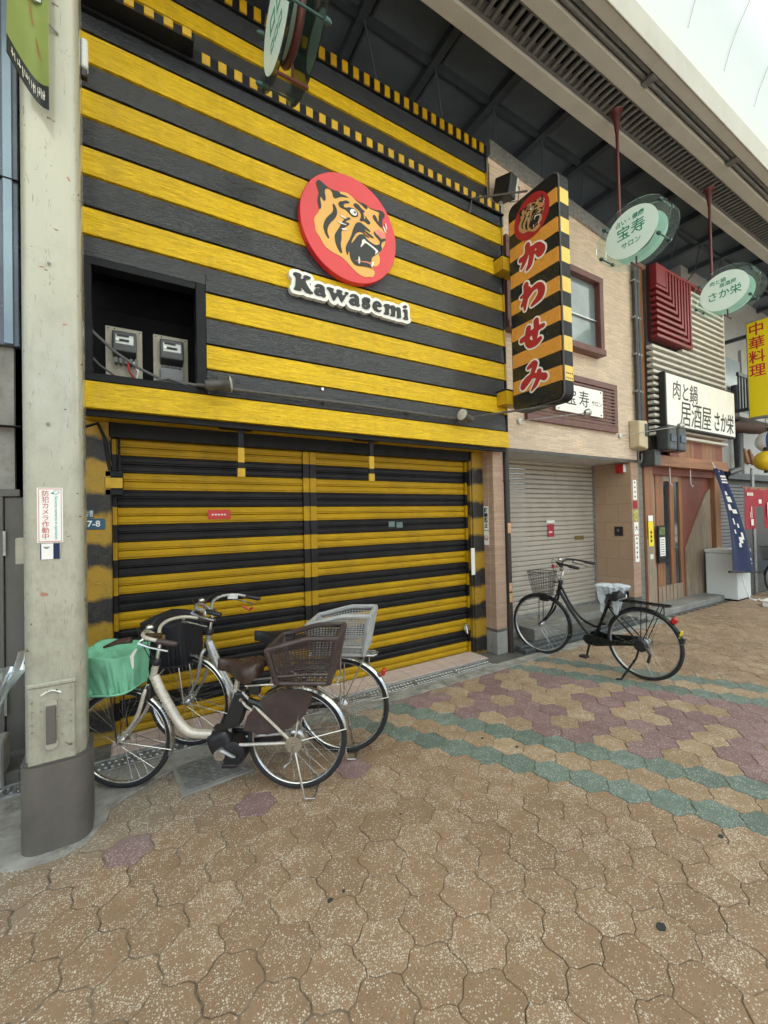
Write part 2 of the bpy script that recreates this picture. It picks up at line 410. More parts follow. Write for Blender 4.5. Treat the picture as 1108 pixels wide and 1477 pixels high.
# ---- special materials
def paver_mat(name,col,chip=(.74,.66,.54)):
    m,n,b=node_mat(name)
    oi=n.nodes.new('ShaderNodeObjectInfo'); g=n.nodes.new('ShaderNodeNewGeometry')
    rv=mth(n,'FRACT',mth(n,'ADD',oi.outputs['Random'],g.outputs['Random Per Island']))
    c=mix(n,rv,tuple(q*k for q,k in zip(col,(.89,.87,.86))),tuple(min(1,q*k) for q,k in zip(col,(1.12,1.12,1.13))))
    big=noise(n,mapped(n,1),1.1,5,.6)
    c=mix(n,ramp(n,big,[(.38,(0,0,0)),(.68,(.55,.55,.55))]),c,tuple(q*.62 for q in col))
    st=noise(n,mapped(n,1),7,6,.7); c=mix(n,ramp(n,st,[(.35,(.35,.35,.35)),(.62,(0,0,0))]),c,tuple(q*.55 for q in col))
    sx=n.nodes.new('ShaderNodeSeparateXYZ'); n.links.new(g.outputs['Position'],sx.inputs[0])
    # kerbside grime: a grey dirt film that fades out a metre from the gutter and the pole
    gm=mth(n,'ADD',mth(n,'MULTIPLY_ADD',sx.outputs[1],1.15,-2.75),mth(n,'MULTIPLY_ADD',sx.outputs[0],-.32,.0)); gm=mth(n,'ADD',gm,mth(n,'MULTIPLY_ADD',noise(n,mapped(n,1),3.5,6,.65),1.5,-.75))
    c=mix(n,ramp(n,gm,[(.0,(0,0,0)),(.75,(.72,.72,.72))]),c,(.21,.20,.175))
    vo=n.nodes.new('ShaderNodeTexVoronoi'); vo.inputs['Scale'].default_value=118; vo.inputs['Randomness'].default_value=1
    n.links.new(mapped(n,1),vo.inputs['Vector'])
    sepc=n.nodes.new('ShaderNodeSeparateColor'); n.links.new(vo.outputs['Color'],sepc.inputs[0])
    dens=noise(n,mapped(n,1),9,5,.65)
    thr=mth(n,'MULTIPLY_ADD',dens,2.2,-.80)
    thr=mth(n,'MULTIPLY',thr,mth(n,'MULTIPLY_ADD',rv,.7,.65))
    chipm=mth(n,'MULTIPLY',mth(n,'LESS_THAN',sepc.outputs[0],thr),mth(n,'LESS_THAN',vo.outputs['Distance'],.40))
    vo2=n.nodes.new('ShaderNodeTexVoronoi'); vo2.inputs['Scale'].default_value=205; n.links.new(mapped(n,1),vo2.inputs['Vector']); se2=n.nodes.new('ShaderNodeSeparateColor'); n.links.new(vo2.outputs['Color'],se2.inputs[0])
    fine=mth(n,'MULTIPLY',mth(n,'LESS_THAN',se2.outputs[0],mth(n,'MULTIPLY',thr,.85)),mth(n,'LESS_THAN',vo2.outputs['Distance'],.42)); c=mix(n,mth(n,'MULTIPLY',fine,.6),c,tuple(q*.9 for q in chip))
    chipc=mix(n,sepc.outputs[1],chip,tuple(q*.72 for q in chip))
    c=mix(n,mth(n,'MULTIPLY',chipm,.85),c,chipc)
    dk=mth(n,'MULTIPLY',mth(n,'GREATER_THAN',sepc.outputs[2],.86),mth(n,'LESS_THAN',vo.outputs['Distance'],.35)); c=mix(n,mth(n,'MULTIPLY',dk,.5),c,tuple(q*.35 for q in col))
    n.links.new(c,b.inputs['Base Color']); b.inputs['Roughness'].default_value=.72; b.inputs['Specular IOR Level'].default_value=.4
    bumpn(n,b,mth(n,'ADD',noise(n,mapped(n,1),120,4,.7),mth(n,'MULTIPLY',chipm,.5)),.35,.003)
    return m
M_pvB=paver_mat('beige_paver',(.315,.208,.125)); M_pvG=paver_mat('green_paver',(.15,.195,.162),(.46,.52,.47)); M_pvP=paver_mat('purple_paver',(.25,.155,.15),(.55,.45,.42))
M_pvY=paver_mat('sandy_paver',(.36,.25,.15))
M_joint=M('joint_sand',(.20,.155,.11),.95,var=.45,vs=30,bump=.3,bs=120,dirt=.85,dcol=(.045,.038,.03),ds=1.6)
def pole_mat():
    m,n,b=node_mat('pole_paint')
    v=mapped(n,(1,1,1)); c=mix(n,noise(n,mapped(n,(5,5,1)),1.5,5),(.40,.398,.315),(.47,.465,.375))
    g=n.nodes.new('ShaderNodeNewGeometry'); sx=n.nodes.new('ShaderNodeSeparateXYZ'); n.links.new(g.outputs['Position'],sx.inputs[0])
    low=mth(n,'MULTIPLY_ADD',sx.outputs[2],-.09,.30)            # grime splashed up the lower part
    d=noise(n,v,9,8,.72); sc1=noise(n,mapped(n,(26,26,7)),1,5,.65,1.5)
    k=mth(n,'ADD',mth(n,'MULTIPLY',d,.6),mth(n,'MULTIPLY',sc1,.4))
    k=ramp(n,mth(n,'ADD',k,low),[(.55,(0,0,0)),(.85,(1,1,1))]); c=mix(n,mth(n,'MULTIPLY',k,.65),c,(.22,.20,.155))
    s2=noise(n,mapped(n,(60,60,9)),1,3,.5,2); c=mix(n,ramp(n,s2,[(.655,(0,0,0)),(.70,(.7,.7,.7))]),c,(.20,.18,.14))
    ch=noise(n,mapped(n,(16,16,30)),1,2,.5,.4); c=mix(n,ramp(n,ch,[(.715,(0,0,0)),(.73,(1,1,1))]),c,(.13,.10,.07))
    ru=noise(n,mapped(n,(9,9,14)),1,2,.4,.3); c=mix(n,ramp(n,ru,[(.735,(0,0,0)),(.745,(1,1,1))]),c,(.33,.16,.09))
    n.links.new(c,b.inputs['Base Color']); n.links.new(mth(n,'MULTIPLY_ADD',k,.35,.20),b.inputs['Roughness']); b.inputs['Coat Weight'].default_value=.5; b.inputs['Coat Roughness'].default_value=.12
    bumpn(n,b,mth(n,'ADD',d,mth(n,'MULTIPLY',ch,.5)),.12,.004); return m
M_pole=pole_mat()
M_sleeve=M('pole_sleeve',(.115,.107,.096),.42,.15,var=.18,vs=3,bump=.06,dirt=.3,dcol=(.19,.17,.15),ds=2.5)
def tile_mat(name,col,mortar,h,w,bs=1.0,var=.16,off=.5,rough=.75,msize=.08):
    m,n,b=node_mat(name)
    g=n.nodes.new('ShaderNodeNewGeometry'); sx=n.nodes.new('ShaderNodeSeparateXYZ'); n.links.new(g.outputs['Position'],sx.inputs[0])
    cx=n.nodes.new('ShaderNodeCombineXYZ'); n.links.new(mth(n,'ADD',sx.outputs[0],sx.outputs[1]),cx.inputs[0]); n.links.new(sx.outputs[2],cx.inputs[1])
    br=n.nodes.new('ShaderNodeTexBrick'); br.offset=off; br.inputs['Scale'].default_value=1; br.inputs['Brick Width'].default_value=w; br.inputs['Row Height'].default_value=h
    br.inputs['Mortar Size'].default_value=h*msize; br.inputs['Mortar Smooth'].default_value=.4
    br.inputs['Color1'].default_value=(*[q*(1-var) for q in col],1); br.inputs['Color2'].default_value=(*[min(1,q*(1+var)) for q in col],1); br.inputs['Mortar'].default_value=(*mortar,1)
    n.links.new(cx.outputs[0],br.inputs['Vector'])
    f=noise(n,mapped(n,(18,18,120)),1,5,.65)
    c=mix(n,ramp(n,f,[(.35,(.5,.5,.5)),(.65,(0,0,0))]),br.outputs['Color'],tuple(q*.68 for q in col))
    c=mix(n,ramp(n,noise(n,mapped(n,(1,1,.5)),1.6,6,.65),[(.45,(0,0,0)),(.75,(.4,.4,.4))]),c,tuple(q*.6 for q in col))
    n.links.new(c,b.inputs['Base Color']); b.inputs['Roughness'].default_value=rough
    bumpn(n,b,mth(n,'ADD',mth(n,'MULTIPLY',br.outputs['Fac'],-1),mth(n,'MULTIPLY',f,.9)),.5*bs,.008); return m
M_tan=tile_mat('split_face_tan',(.73,.585,.45),(.42,.33,.245),.024,.16)
M_tanlo=tile_mat('smooth_tan_panel',(.46,.31,.205),(.30,.20,.13),.30,.45,.4,.05,.5,.7,.02)
M_tanpil=tile_mat('pilaster_tile',(.44,.30,.215),(.26,.18,.13),.022,.30)
M_greytile=tile_mat('grey_block',(.20,.19,.17),(.09,.085,.075),.115,.2,.6,.08,0,.7,.05)
M_fartile=tile_mat('far_white_tile',(.42,.43,.42),(.27,.27,.26),.06,.11,.5,.06,0,.4,.09)
M_block=tile_mat('step_block',(.23,.22,.20),(.10,.095,.085),.2,.30,.5,.1,0,.8,.03)
def spray_mat(name,ph):
    m,n,b=node_mat(name)
    g=n.nodes.new('ShaderNodeNewGeometry'); sx=n.nodes.new('ShaderNodeSeparateXYZ'); n.links.new(g.outputs['Position'],sx.inputs[0])
    w=noise(n,mapped(n,1),7,4,.6)
    s=mth(n,'SINE',mth(n,'ADD',mth(n,'MULTIPLY',sx.outputs[2],2*math.pi/.405),mth(n,'MULTIPLY_ADD',w,2.2,ph)))
    fine=noise(n,mapped(n,1),160,3,.6)
    s=mth(n,'ADD',s,mth(n,'MULTIPLY_ADD',fine,.5,-.25))
    c=ramp(n,mth(n,'MULTIPLY_ADD',s,.5,.5),[(.30,(.014,.013,.013)),(.62,(.33,.195,.010))])
    c=mix(n,ramp(n,noise(n,mapped(n,1),18,5,.7),[(.5,(0,0,0)),(.75,(.5,.5,.5))]),c,(.09,.07,.03))
    n.links.new(c,b.inputs['Base Color']); b.inputs['Roughness'].default_value=.45
    bumpn(n,b,noise(n,mapped(n,1),75,3,.5),.8,.006); return m
M_spray=spray_mat('sprayed_stucco',.6); M_spray2=spray_mat('sprayed_pillar',2.0)
def membrane():
    m=bpy.data.materials.new('roof_membrane'); m.use_nodes=True; n=m.node_tree; n.nodes.clear()
    d=n.nodes.new('ShaderNodeBsdfDiffuse'); t=n.nodes.new('ShaderNodeBsdfTranslucent'); x=n.nodes.new('ShaderNodeMixShader'); o=n.nodes.new('ShaderNodeOutputMaterial')
    d.inputs[0].default_value=(.84,.90,.86,1); t.inputs[0].default_value=(.83,.905,.81,1); x.inputs[0].default_value=.5
    n.links.new(d.outputs[0],x.inputs[1]); n.links.new(t.outputs[0],x.inputs[2]); n.links.new(x.outputs[0],o.inputs[0]); return m
M_memb=membrane()
def clear_mat(name,col,tr,gl,rough):
    m=bpy.data.materials.new(name); m.use_nodes=True; n=m.node_tree; n.nodes.clear()
    a=n.nodes.new('ShaderNodeBsdfTransparent'); a.inputs[0].default_value=(*col,1)
    b=n.nodes.new('ShaderNodeBsdfGlossy'); b.inputs[1].default_value=rough; b.inputs[0].default_value=(.9,.95,.93,1)
    d=n.nodes.new('ShaderNodeBsdfTranslucent'); d.inputs[0].default_value=(*[min(1,q) for q in col],1)
    x=n.nodes.new('ShaderNodeMixShader'); y_=n.nodes.new('ShaderNodeMixShader'); o=n.nodes.new('ShaderNodeOutputMaterial')
    lw=n.nodes.new('ShaderNodeLayerWeight'); lw.inputs[0].default_value=gl
    x.inputs[0].default_value=1-tr; n.links.new(a.outputs[0],x.inputs[1]); n.links.new(d.outputs[0],x.inputs[2])
    n.links.new(lw.outputs['Fresnel'],y_.inputs[0]); n.links.new(x.outputs[0],y_.inputs[1]); n.links.new(b.outputs[0],y_.inputs[2]); n.links.new(y_.outputs[0],o.inputs[0]); return m
M_acryl=clear_mat('clear_acrylic',(.93,.985,.975),.96,.22,.05)
M_acrylplate=M('mint_plate',(.74,.90,.85),.3,var=.02,vs=3,rv=.03)
M_milky=membrane(); M_milky.name='milky_acrylic'
for q_ in M_milky.node_tree.nodes:
    if q_.type in ('BSDF_DIFFUSE','BSDF_TRANSLUCENT'): q_.inputs[0].default_value=(.80,.95,.90,1)
    if q_.type=='MIX_SHADER': q_.inputs[0].default_value=.68
M_clearpl=clear_mat('clear_plastic_film',(.93,.97,1.0),.40,.5,.14)

# ================================================================= GROUND
g=MB(); g.quad((-40,-40,-.02),(60,-40,-.02),(60,30,-.02),(-40,30,-.02)); ground=tag(g.build('ground',M_dkconc,fix=False),kind='structure')
g=MB(); g.quad((-12,-8,-.006),(30,-8,-.006),(30,3.36,-.006),(-12,3.36,-.006))
pave=tag(g.build('pavement',M_joint,fix=False),kind='structure')
g=MB(); g.quad((-40,-40,-.004),(60,-40,-.004),(60,-1.12,-.004),(-40,-1.12,-.004)); tag(g.build('street',M('bounce_paving',(.36,.32,.26),.8,var=.15,vs=3),fix=False),kind='structure')  # added unseen paving behind the camera, pale to bounce sunlight onto the shop fronts
PA=.212; PO=(1.775,.885)
def hexoutline():
    Rr=PA/math.sqrt(3)-.0022; V=[(Rr*math.cos(R(30+60*k)),Rr*math.sin(R(30+60*k))) for k in range(6)]; out=[]
    for k in range(6):
        a,b=V[k],V[(k+1)%6]; L=math.hypot(b[0]-a[0],b[1]-a[1]); nx,ny=(b[1]-a[1])/L,-(b[0]-a[0])/L
        for q in range(4):
            t=q/4; s=.0085*math.sin(2*math.pi*t); out.append((a[0]+(b[0]-a[0])*t+nx*s,a[1]+(b[1]-a[1])*t+ny*s))
    return out
HEX=hexoutline(); HN=len(HEX)
def paver_verts(cx,cy,z,tx,ty):
    ring=lambda k,zz:[(cx+x*k,cy+y*k,z+zz+x*tx+y*ty) for x,y in HEX]
    return ring(1,-.03)+ring(1,-.0028)+ring(.975,0)
PF=[]
for l in range(2):
    for k in range(HN): PF.append((l*HN+k,l*HN+(k+1)%HN,(l+1)*HN+(k+1)%HN,(l+1)*HN+k))
PF.append(tuple(range(2*HN,3*HN)))
def paver_mesh(m):
    me=bpy.data.meshes.new('paver'); me.from_pydata(paver_verts(0,0,0,0,0),[],PF); me.materials.append(m); return me
PM={k:paver_mesh(m) for k,m in dict(B=M_pvB,G=M_pvG,P=M_pvP,Y=M_pvY).items()}
ROWS={8:(12,'PBPBBPPBPBBP'),9:(12,'PBPPPBPBPBP'),10:(12,'BPBPPBPPPBP'),11:(12,'BPPBBPBBPBP'),12:(12,'PBBBPPBPPP'),13:(12,'BBPBBPBBBP'),14:(12,'BPPPBPPPPP')}
def pcol(i,j):
    s=i+j
    if s in (5,7,15,17): return 'G'
    if s in ROWS:
        j0,st=ROWS[s]; k=j0-j
        if 0<=k<len(st): return {'B':'Y','P':'P'}[st[k]]
        return 'P' if (s*7+j*3)%5<3 else 'Y'
    if j==9 and i in (-13,-10,-7): return 'P'
    if 5<s<8 or s==16: return 'Y'
    if 17<s<21: return 'Y' if j>8 else 'B'
    return 'B'
def ground_z(X): return 0.0
cells=[]
for j in range(-10,14):
    for i in range(-40,70):
        X=PO[0]+PA*i+PA*j/2; Y=PO[1]+PA*.866*j
        if not(-1.6<X<13.5 and -1.0<Y<3.31): continue
        if (X<-.5 and Y>2.86) or (X<.0 and Y>3.12) or (-.47<X<-.2 and Y>2.74): continue
        vis=(-.2*Y-.12<X<3.37*Y+.15) and Y>.35
        cells.append((0 if vis else 1,math.hypot(X,Y),X,Y,pcol(i,j)))
cells.sort()
big=MB(); bmats=[M_pvB,M_pvG,M_pvP,M_pvY]
for n_,(v_,d_,X,Y,c) in enumerate(cells):
    z=rnd.uniform(-.002,.002); tx,ty=rnd.uniform(-.01,.01),rnd.uniform(-.01,.01)
    if n_<300:
        o=bpy.data.objects.new('paver',PM[c]); COL.objects.link(o); o.parent=pave; o.location=(X,Y,z); o.rotation_euler=(ty,-tx,rnd.uniform(-.012,.012))
        if X<.55 and rnd.random()<.6: q_=rnd.uniform(.965,.985); o.scale=(q_,q_,1); o.location.z-=rnd.uniform(0,.003)
    else:
        b0=len(big.v); big.v+=paver_verts(X,Y,z,tx,ty); big.f+=[tuple(b0+q for q in f) for f in PF]; big.m+=['BGPY'.index(c)]*len(PF)
tag(big.build('paver_field',bmats,pave,fix=False),kind='stuff')
# gum spots and small stains on the pavers
for (X,Y,r) in ((2.545,.985,.013),(1.79,.905,.02),(2.34,2.12,.012),(.72,1.72,.013),(.79,1.73,.008),(2.22,2.34,.012),(1.5,.52,.006),(1.27,2.0,.006)):
    mb=MB(); mb.prism([(r*math.cos(a/9*2*math.pi)*rnd.uniform(.8,1.2),r*.8*math.sin(a/9*2*math.pi)*rnd.uniform(.8,1.2)) for a in range(9)],lambda u,v,d:(X+u,Y+v,d),.001,.0045)
    mb.build('gum_spot',M_gum,pave)
# concrete skirt round the pole and along the shop fronts
sk_=MB(); poly=[(-1.6,2.86),(-1.0,2.82),(-.72,2.78),(-.56,2.70),(-.44,2.665),(-.30,2.67),(-.2,2.72),(-.14,2.84),(-.12,2.95),(-.02,3.04),(.06,3.07),(.12,3.12),(.3,3.22),(1.2,3.245),(3.3,3.25),(4.2,3.27),(7.2,3.28),(7.2,3.40),(-1.6,3.40)]
poly2=[]
for k in range(len(poly)):
    a,b=poly[k],poly[(k+1)%len(poly)]; nn=max(1,int(math.hypot(b[0]-a[0],b[1]-a[1])/.08))
    for q in range(nn):
        t=q/nn; jx=0 if k>13 else rnd.uniform(-.012,.012); poly2.append((a[0]+(b[0]-a[0])*t+jx,a[1]+(b[1]-a[1])*t+jx))
sk_.prism(poly2,lambda u,v,d:(u,v,d),-.01,.007)
tag(sk_.build('kerb',M_conc2),kind='structure')
mb=MB(); mb.bx(-3,3.9,3.4,4.6,-.02,.002); mb.bx(3.9,14,3.4,6,-.02,.001); base_=tag(mb.build('path',M_dkconc),kind='structure')
mb=MB(); mb.bx(-.14,3.52,3.575,3.93,0,.012)
thr=tag(mb.build('threshold_path',M_threshold,bevel=.003),kind='structure')
pt=None
for a in range(24):
    for b in range(2):
        x0=-.13+a*.152; y0=3.585+b*.145
        if pt is None:
            t0=MB(); t0.bx(0,.147,0,.14,0,.006); pt=t0.build('tile',M_pinktile,thr,bevel=.0015,local=True); pt.location=(x0,y0,.011)
        else: like(pt,thr,(x0,y0,.011+rnd.uniform(-.0008,.0008)))
# gutter with stamped steel covers
gut=thing('gutter','galvanised gutter with stamped steel covers along the striped shutter','gutter',(1,3.48,0))
mb=MB()
for x0,x1,y0,y1 in ((-1.3,3.45,3.395,3.41),(-1.3,3.45,3.545,3.56)): mb.bx(x0,x1,y0,y1,-.01,.014)
mb.build('gutter_frame',M_galv,gut,bevel=.002)
cov=None
for k in range(9):
    x0=-1.29+k*.525
    if cov is None:
        cov=MB(); cov.bx(.003,.52,3.413,3.542,-.004,.006)
        for a in range(13):
            for b,yy in enumerate((3.44,3.50)):
                xx=.03+a*.038+b*.019; cov.hexa([(xx,yy,.006),(xx+.02,yy-.012,.006),(xx+.026,yy+.012,.006),(xx+.008,yy+.024,.006),(xx+.004,yy+.004,.014),(xx+.018,yy-.004,.014),(xx+.021,yy+.01,.014),(xx+.009,yy+.018,.014)])
        first=cov; cov=first.build('gutter_cover',M_galv,gut,local=False); base_loc=cov.location.copy(); cov.location=(x0,0,0)
    else: like(cov,gut,(x0,0,rnd.uniform(-.002,.002)))
lid=thing('utility_lid','square grey checker plate lid set in the pavers beside the bicycles','utility lid',(.45,3.03,0))
mb=MB(); mb.obox((.45,3.03,.002),(.44,.36,.014),(1,.08,0)); mb.build('lid_frame',M_conc,lid,bevel=.003)
mb=MB(); mb.obox((.45,3.03,.007),(.38,.30,.012),(1,.08,0))
for a in range(17):
    for b in range(13):
        if (a+b)%2: continue
        cx,cy=.45+(a-8)*.0215,3.03+(b-6)*.0215; an=.78 if (a//1)%2 else -.78
        mb.obox((cx,cy+(a-8)*.0017,.0142),(.026,.008,.007),(math.cos(an),math.sin(an),0))
mb.build('checker_plate',M_galv,lid)
gr=thing('drain_grate','small slotted drain grate at the foot of the left wall','drain grate',(-.85,3.42,0))
mb=MB()
for k in range(24): mb.bx(-1.3+k*.03,-1.3+k*.03+.012,3.42,3.52,.0,.016)
mb.bx(-1.31,-.56,3.41,3.42,0,.018); mb.bx(-1.31,-.56,3.52,3.53,0,.018); mb.build('grate_bars',M_galv,gr)
mb=MB(); mb.bx(-1.31,-.56,3.42,3.52,.0,.004); mb.build('drain_channel',M_dark,gr)

# ================================================================= ARCADE
arc=thing('arcade_roof','cream steel edge beams of the arcade roof with dark louvre strip between','roof',(3,2.6,6.4))
AX0,AX1=-9,30
mb=MB(); mb.bx(AX0,AX1,2.915,3.079,6.48,7.02); mb.build('edge_beam',M_cream,arc,bevel=.006)
mb=MB(); mb.bx(AX0,AX1,2.465,2.62,6.50,7.0); mb.build('inner_beam',M_cream,arc,bevel=.006)
mb=MB(); mb.bx(AX0,AX1,2.205,2.325,6.50,6.74); mb.bx(AX0,AX1,2.19,2.204,6.49,6.80); mb.build('gutter_fascia',M_cream,arc,bevel=.005)
mb=MB(); mb.bx(AX0,AX1,2.325,2.465,6.60,6.62); mb.build('groove_plate',M_grille,arc)
mb=MB(); mb.cyl((AX0,2.425,6.545),(AX1,2.425,6.545),.026,10); mb.cyl((AX0,2.36,6.555),(AX1,2.36,6.555),.033,10); mb.build('conduit_pipe',M_grille,arc,smooth=40)
cl=None
for k in range(-2,9):
    if cl is None:
        b=MB(); b.bx(-.05,.05,2.33,2.462,6.49,6.60); cl=b.build('pipe_clamp',M_grille,arc,bevel=.004); bl=cl.location.copy(); cl.location=bl+Vector((5.05+(k)*2.18,0,0))
    else: like(cl,arc,bl+Vector((5.05+k*2.18,0,0)))
mb=MB(); mb.bx(AX0,AX1,2.62,2.915,6.74,6.76); mb.build('louvre_backing',M_dark,arc)
mb=MB(); mb.bx(AX0,AX1,2.885,2.914,6.515,6.55); mb.bx(AX0,AX1,2.62,2.64,6.515,6.55); mb.build('louvre_rail',M_grille,arc)
sl=None; k0=0
for k in range(190):
    X=-3+k*.1
    if X>16: break
    if sl is None:
        b=MB(); b.bx(-.019,.019,2.62,2.905,6.52,6.56); sl=b.build('slat',M_grille,arc); bl=sl.location.copy(); sl.location=bl+Vector((X,0,0))
    else: like(sl,arc,bl+Vector((X,0,0)))
# dark side roof over the shop fronts
mb=MB(); mb.bx(AX0,AX1,3.08,9.5,6.93,7.0); mb.build('side_roof_deck',M_deck,arc)
mb=MB()
for k in range(-10,24): mb.bx(3.04+k*.93-.045,3.04+k*.93+.045,3.08,9,6.83,6.93); mb.bx(3.04+k*.93+.10,3.04+k*.93+.125,3.08,9,6.90,6.93)
mb.build('cross_beam',M_deckbeam,arc)
mb=MB(); mb.bx(AX0,AX1,3.72,3.78,6.86,6.93); mb.bx(AX0,AX1,5.2,5.28,6.86,6.93); mb.build('purlin',M_deckbeam,arc)
mb=MB()
for k in range(-4,9):
    x=3.04+k*.93*1.0+.02; mb.tube([(x+.0,3.72,6.84),(x+.28,3.95,6.5),(x+.30,4.3,6.2)],.012,5)
mb.build('brace_rod',M_deckbeam,arc)
# translucent barrel vault and its mirror-image far side
yc,hw,zh,zb=-2.1,4.32,2.7,6.66
def vault(a,b):
    an=math.pi*b; return (AX0-6+(AX1-AX0+12)*a, yc+hw*math.cos(an), zb+zh*math.sin(an))
mb=MB(); mb.grid(vault,2,48); vlt=mb.build('vault_membrane',M_memb,arc,smooth=60,fix=False)
rb=None
for k in range(-8,26):
    X=4.50+.92*k
    if rb is None:
        b=MB(); b.tube([(0,yc+(hw-.015)*math.cos(math.pi*q/40),zb+(zh-.015)*math.sin(math.pi*q/40)) for q in range(2,39)],.0045,5); rb=b.build('rib',M_ribline,arc); bl=rb.location.copy(); rb.location=bl+Vector((X,0,0))
    else: like(rb,arc,bl+Vector((X,0,0)))
mb=MB(); mb.bx(AX0,AX1,-6.75,-6.40,6.48,6.82); mb.build('far_beam',M_cream,arc,bevel=.006)
# ================================================================= STRIPED SHOP
shop=thing('shop_building','black and yellow striped shop front with roller shutter closed','building',(1.8,3.9,0))
XL,XR,YF=-.27,3.84,3.52
mb=MB(); mb.bx(.52,XR,3.60,3.95,2.47,5.24); mb.bx(XL,.52,3.60,3.95,3.56,5.24); mb.bx(XL-.4,XR,3.951,6.5,-.05,6.2); mb.bx(XL-.4,XR-.01,3.80,3.95,5.24,6.26)
mb.build('wall',M_dark,shop)
def plank(x0,x1,z0,z1,m,yf=YF,name='plank'):
    d=.010; b=MB()               # lap siding: the lower edge stands proud of the board below
    b.hexa([(x0,yf-d,z0),(x1,yf-d,z0),(x1,yf+.08,z0),(x0,yf+.08,z0),(x0,yf,z1),(x1,yf,z1),(x1,yf+.08,z1),(x0,yf+.08,z1)])
    return b.build(name,m,shop,bevel=.002)
BO=[(2.655,2.845,0),(2.857,3.045,1),(3.057,3.255,0),(3.267,3.455,1)]
for z0,z1,c in BO: plank(.525,XR,z0,z1,M_yel if c else M_blk)
plank(.525,XR,3.467,3.66,M_blk); plank(XL,.524,3.515,3.66,M_blk)
for z0,z1,c in ((3.672,3.86,1),(3.872,4.08,0),(4.092,4.285,1),(4.297,4.49,0),(4.502,4.693,1),(4.705,4.88,0),(4.892,5.10,1),(5.112,5.238,0)): plank(XL,XR,z0,z1,M_yel if c else M_blk)
bnd=plank(XL,XR+.02,2.455,2.642,M_yel,3.50)
for z0,z1,c in ((5.365,5.57,0),(5.58,5.76,0),(5.772,5.93,1),(5.942,6.135,0)): plank(.46 if z0<5.6 else .0,XR,z0,z1,M_yel if c else M_blk,3.75)
plank(-.05,.458,5.365,5.50,M_yel,3.75); plank(.0,.458,5.512,5.76,M_blk,3.75)
# ledge between the storeys, with yellow blocks along it
mb=MB(); mb.bx(XL,XR+.03,3.485,3.80,5.240,5.262); mb.build('ledge',M_blkflat,shop,bevel=.004)
mb=MB(); mb.bx(.46,XR,3.50,3.60,5.262,5.356); mb.build('ledge_upstand',M_blkflat,shop)
blk=None
def blocks(x0,n,pitch,w,y0,z0,z1,m):
    bl=None
    for k in range(n):
        if bl is None:
            b=MB(); b.bx(x0,x0+w,y0,y0+.03,z0,z1); bl=b.build('trim_block',m,shop,bevel=.002); l0=bl.location.copy()
        else: like(bl,shop,l0+Vector((pitch*k,rnd.uniform(-.001,.001),0)))
blocks(.52,27,.1235,.062,3.488,5.266,5.35,M_yelpaint)
mb=MB(); mb.bx(-.05,XR+.01,3.73,3.80,6.14,6.27); mb.build('cornice',M_blkflat,shop)
blocks(.0,31,.1245,.062,3.715,6.148,6.262,M_yelpaint)
# low planter ledge under the upper left window
mb=MB(); mb.bx(XL,.45,3.36,3.50,5.265,5.33); mb.build('window_ledge',M_blkflat,shop,bevel=.004)
blocks(-.25,6,.1235,.062,3.345,5.27,5.328,M_yelpaint)
win=MB(); win.bx(-.30,-.02,3.72,3.80,5.28,5.34); win.bx(-.02,.03,3.72,3.80,5.28,6.3); win.bx(-.30,-.26,3.72,3.80,5.3,6.3); win.bx(-.165,-.135,3.72,3.79,5.3,6.3)
wo_=win.build('window',M_blkflat,shop,bevel=.003); b=MB(); b.bx(-.26,-.165,3.76,3.77,5.34,6.3); b.build('pane',M_glassdk,wo_); b=MB(); b.bx(-.135,-.02,3.755,3.765,5.42,6.3); b.build('curtain',M_signyel,wo_)
# corner trim, banded like the boards
mb=MB()
for z0,z1,c in BO+[(3.467,3.66,0),(3.672,3.86,1),(3.872,4.08,0),(4.092,4.285,1),(4.297,4.49,0),(4.502,4.693,1),(4.705,4.88,0),(4.892,5.10,1),(5.112,5.238,0)]:
    mb.mi=c; mb.bx(XR+.001,XR+.021,3.504,3.66,z0-.006,z1+.006)
mb.build('corner_trim',[M_blkflat,M_yelpaint],shop)
mb=MB()
for z0,z1,c in ((5.37,5.76,0),(5.766,5.935,1),(5.94,6.135,0)): mb.mi=c; mb.bx(XR+.001,XR+.018,3.74,3.88,z0,z1)
mb.build('corner_trim',[M_blkflat,M_yelpaint],shop)
# alcove with the electricity meters
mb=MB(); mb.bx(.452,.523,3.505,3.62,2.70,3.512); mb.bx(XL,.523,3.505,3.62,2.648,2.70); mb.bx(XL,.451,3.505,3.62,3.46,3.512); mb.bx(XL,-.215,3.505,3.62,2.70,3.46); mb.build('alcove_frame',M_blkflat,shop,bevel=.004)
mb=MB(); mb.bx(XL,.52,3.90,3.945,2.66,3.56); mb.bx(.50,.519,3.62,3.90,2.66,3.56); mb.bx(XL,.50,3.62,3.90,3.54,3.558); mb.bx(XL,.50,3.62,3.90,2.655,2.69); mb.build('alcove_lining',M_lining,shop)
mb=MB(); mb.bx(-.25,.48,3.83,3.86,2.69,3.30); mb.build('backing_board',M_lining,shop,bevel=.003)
# soffit, drip edge, roller box
mb=MB(); mb.bx(XL,XR+.01,3.535,3.565,2.408,2.454); mb.build('drip_edge',M_blkflat,shop,bevel=.003)
mb=MB(); mb.bx(XL,3.70,3.565,3.95,2.43,2.45); mb.build('soffit',M_yelpaint,shop)
mb=MB(); mb.bx(-.14,3.54,3.80,3.95,2.315,2.43); mb.build('shutter_box',M_blkflat,shop,bevel=.004)
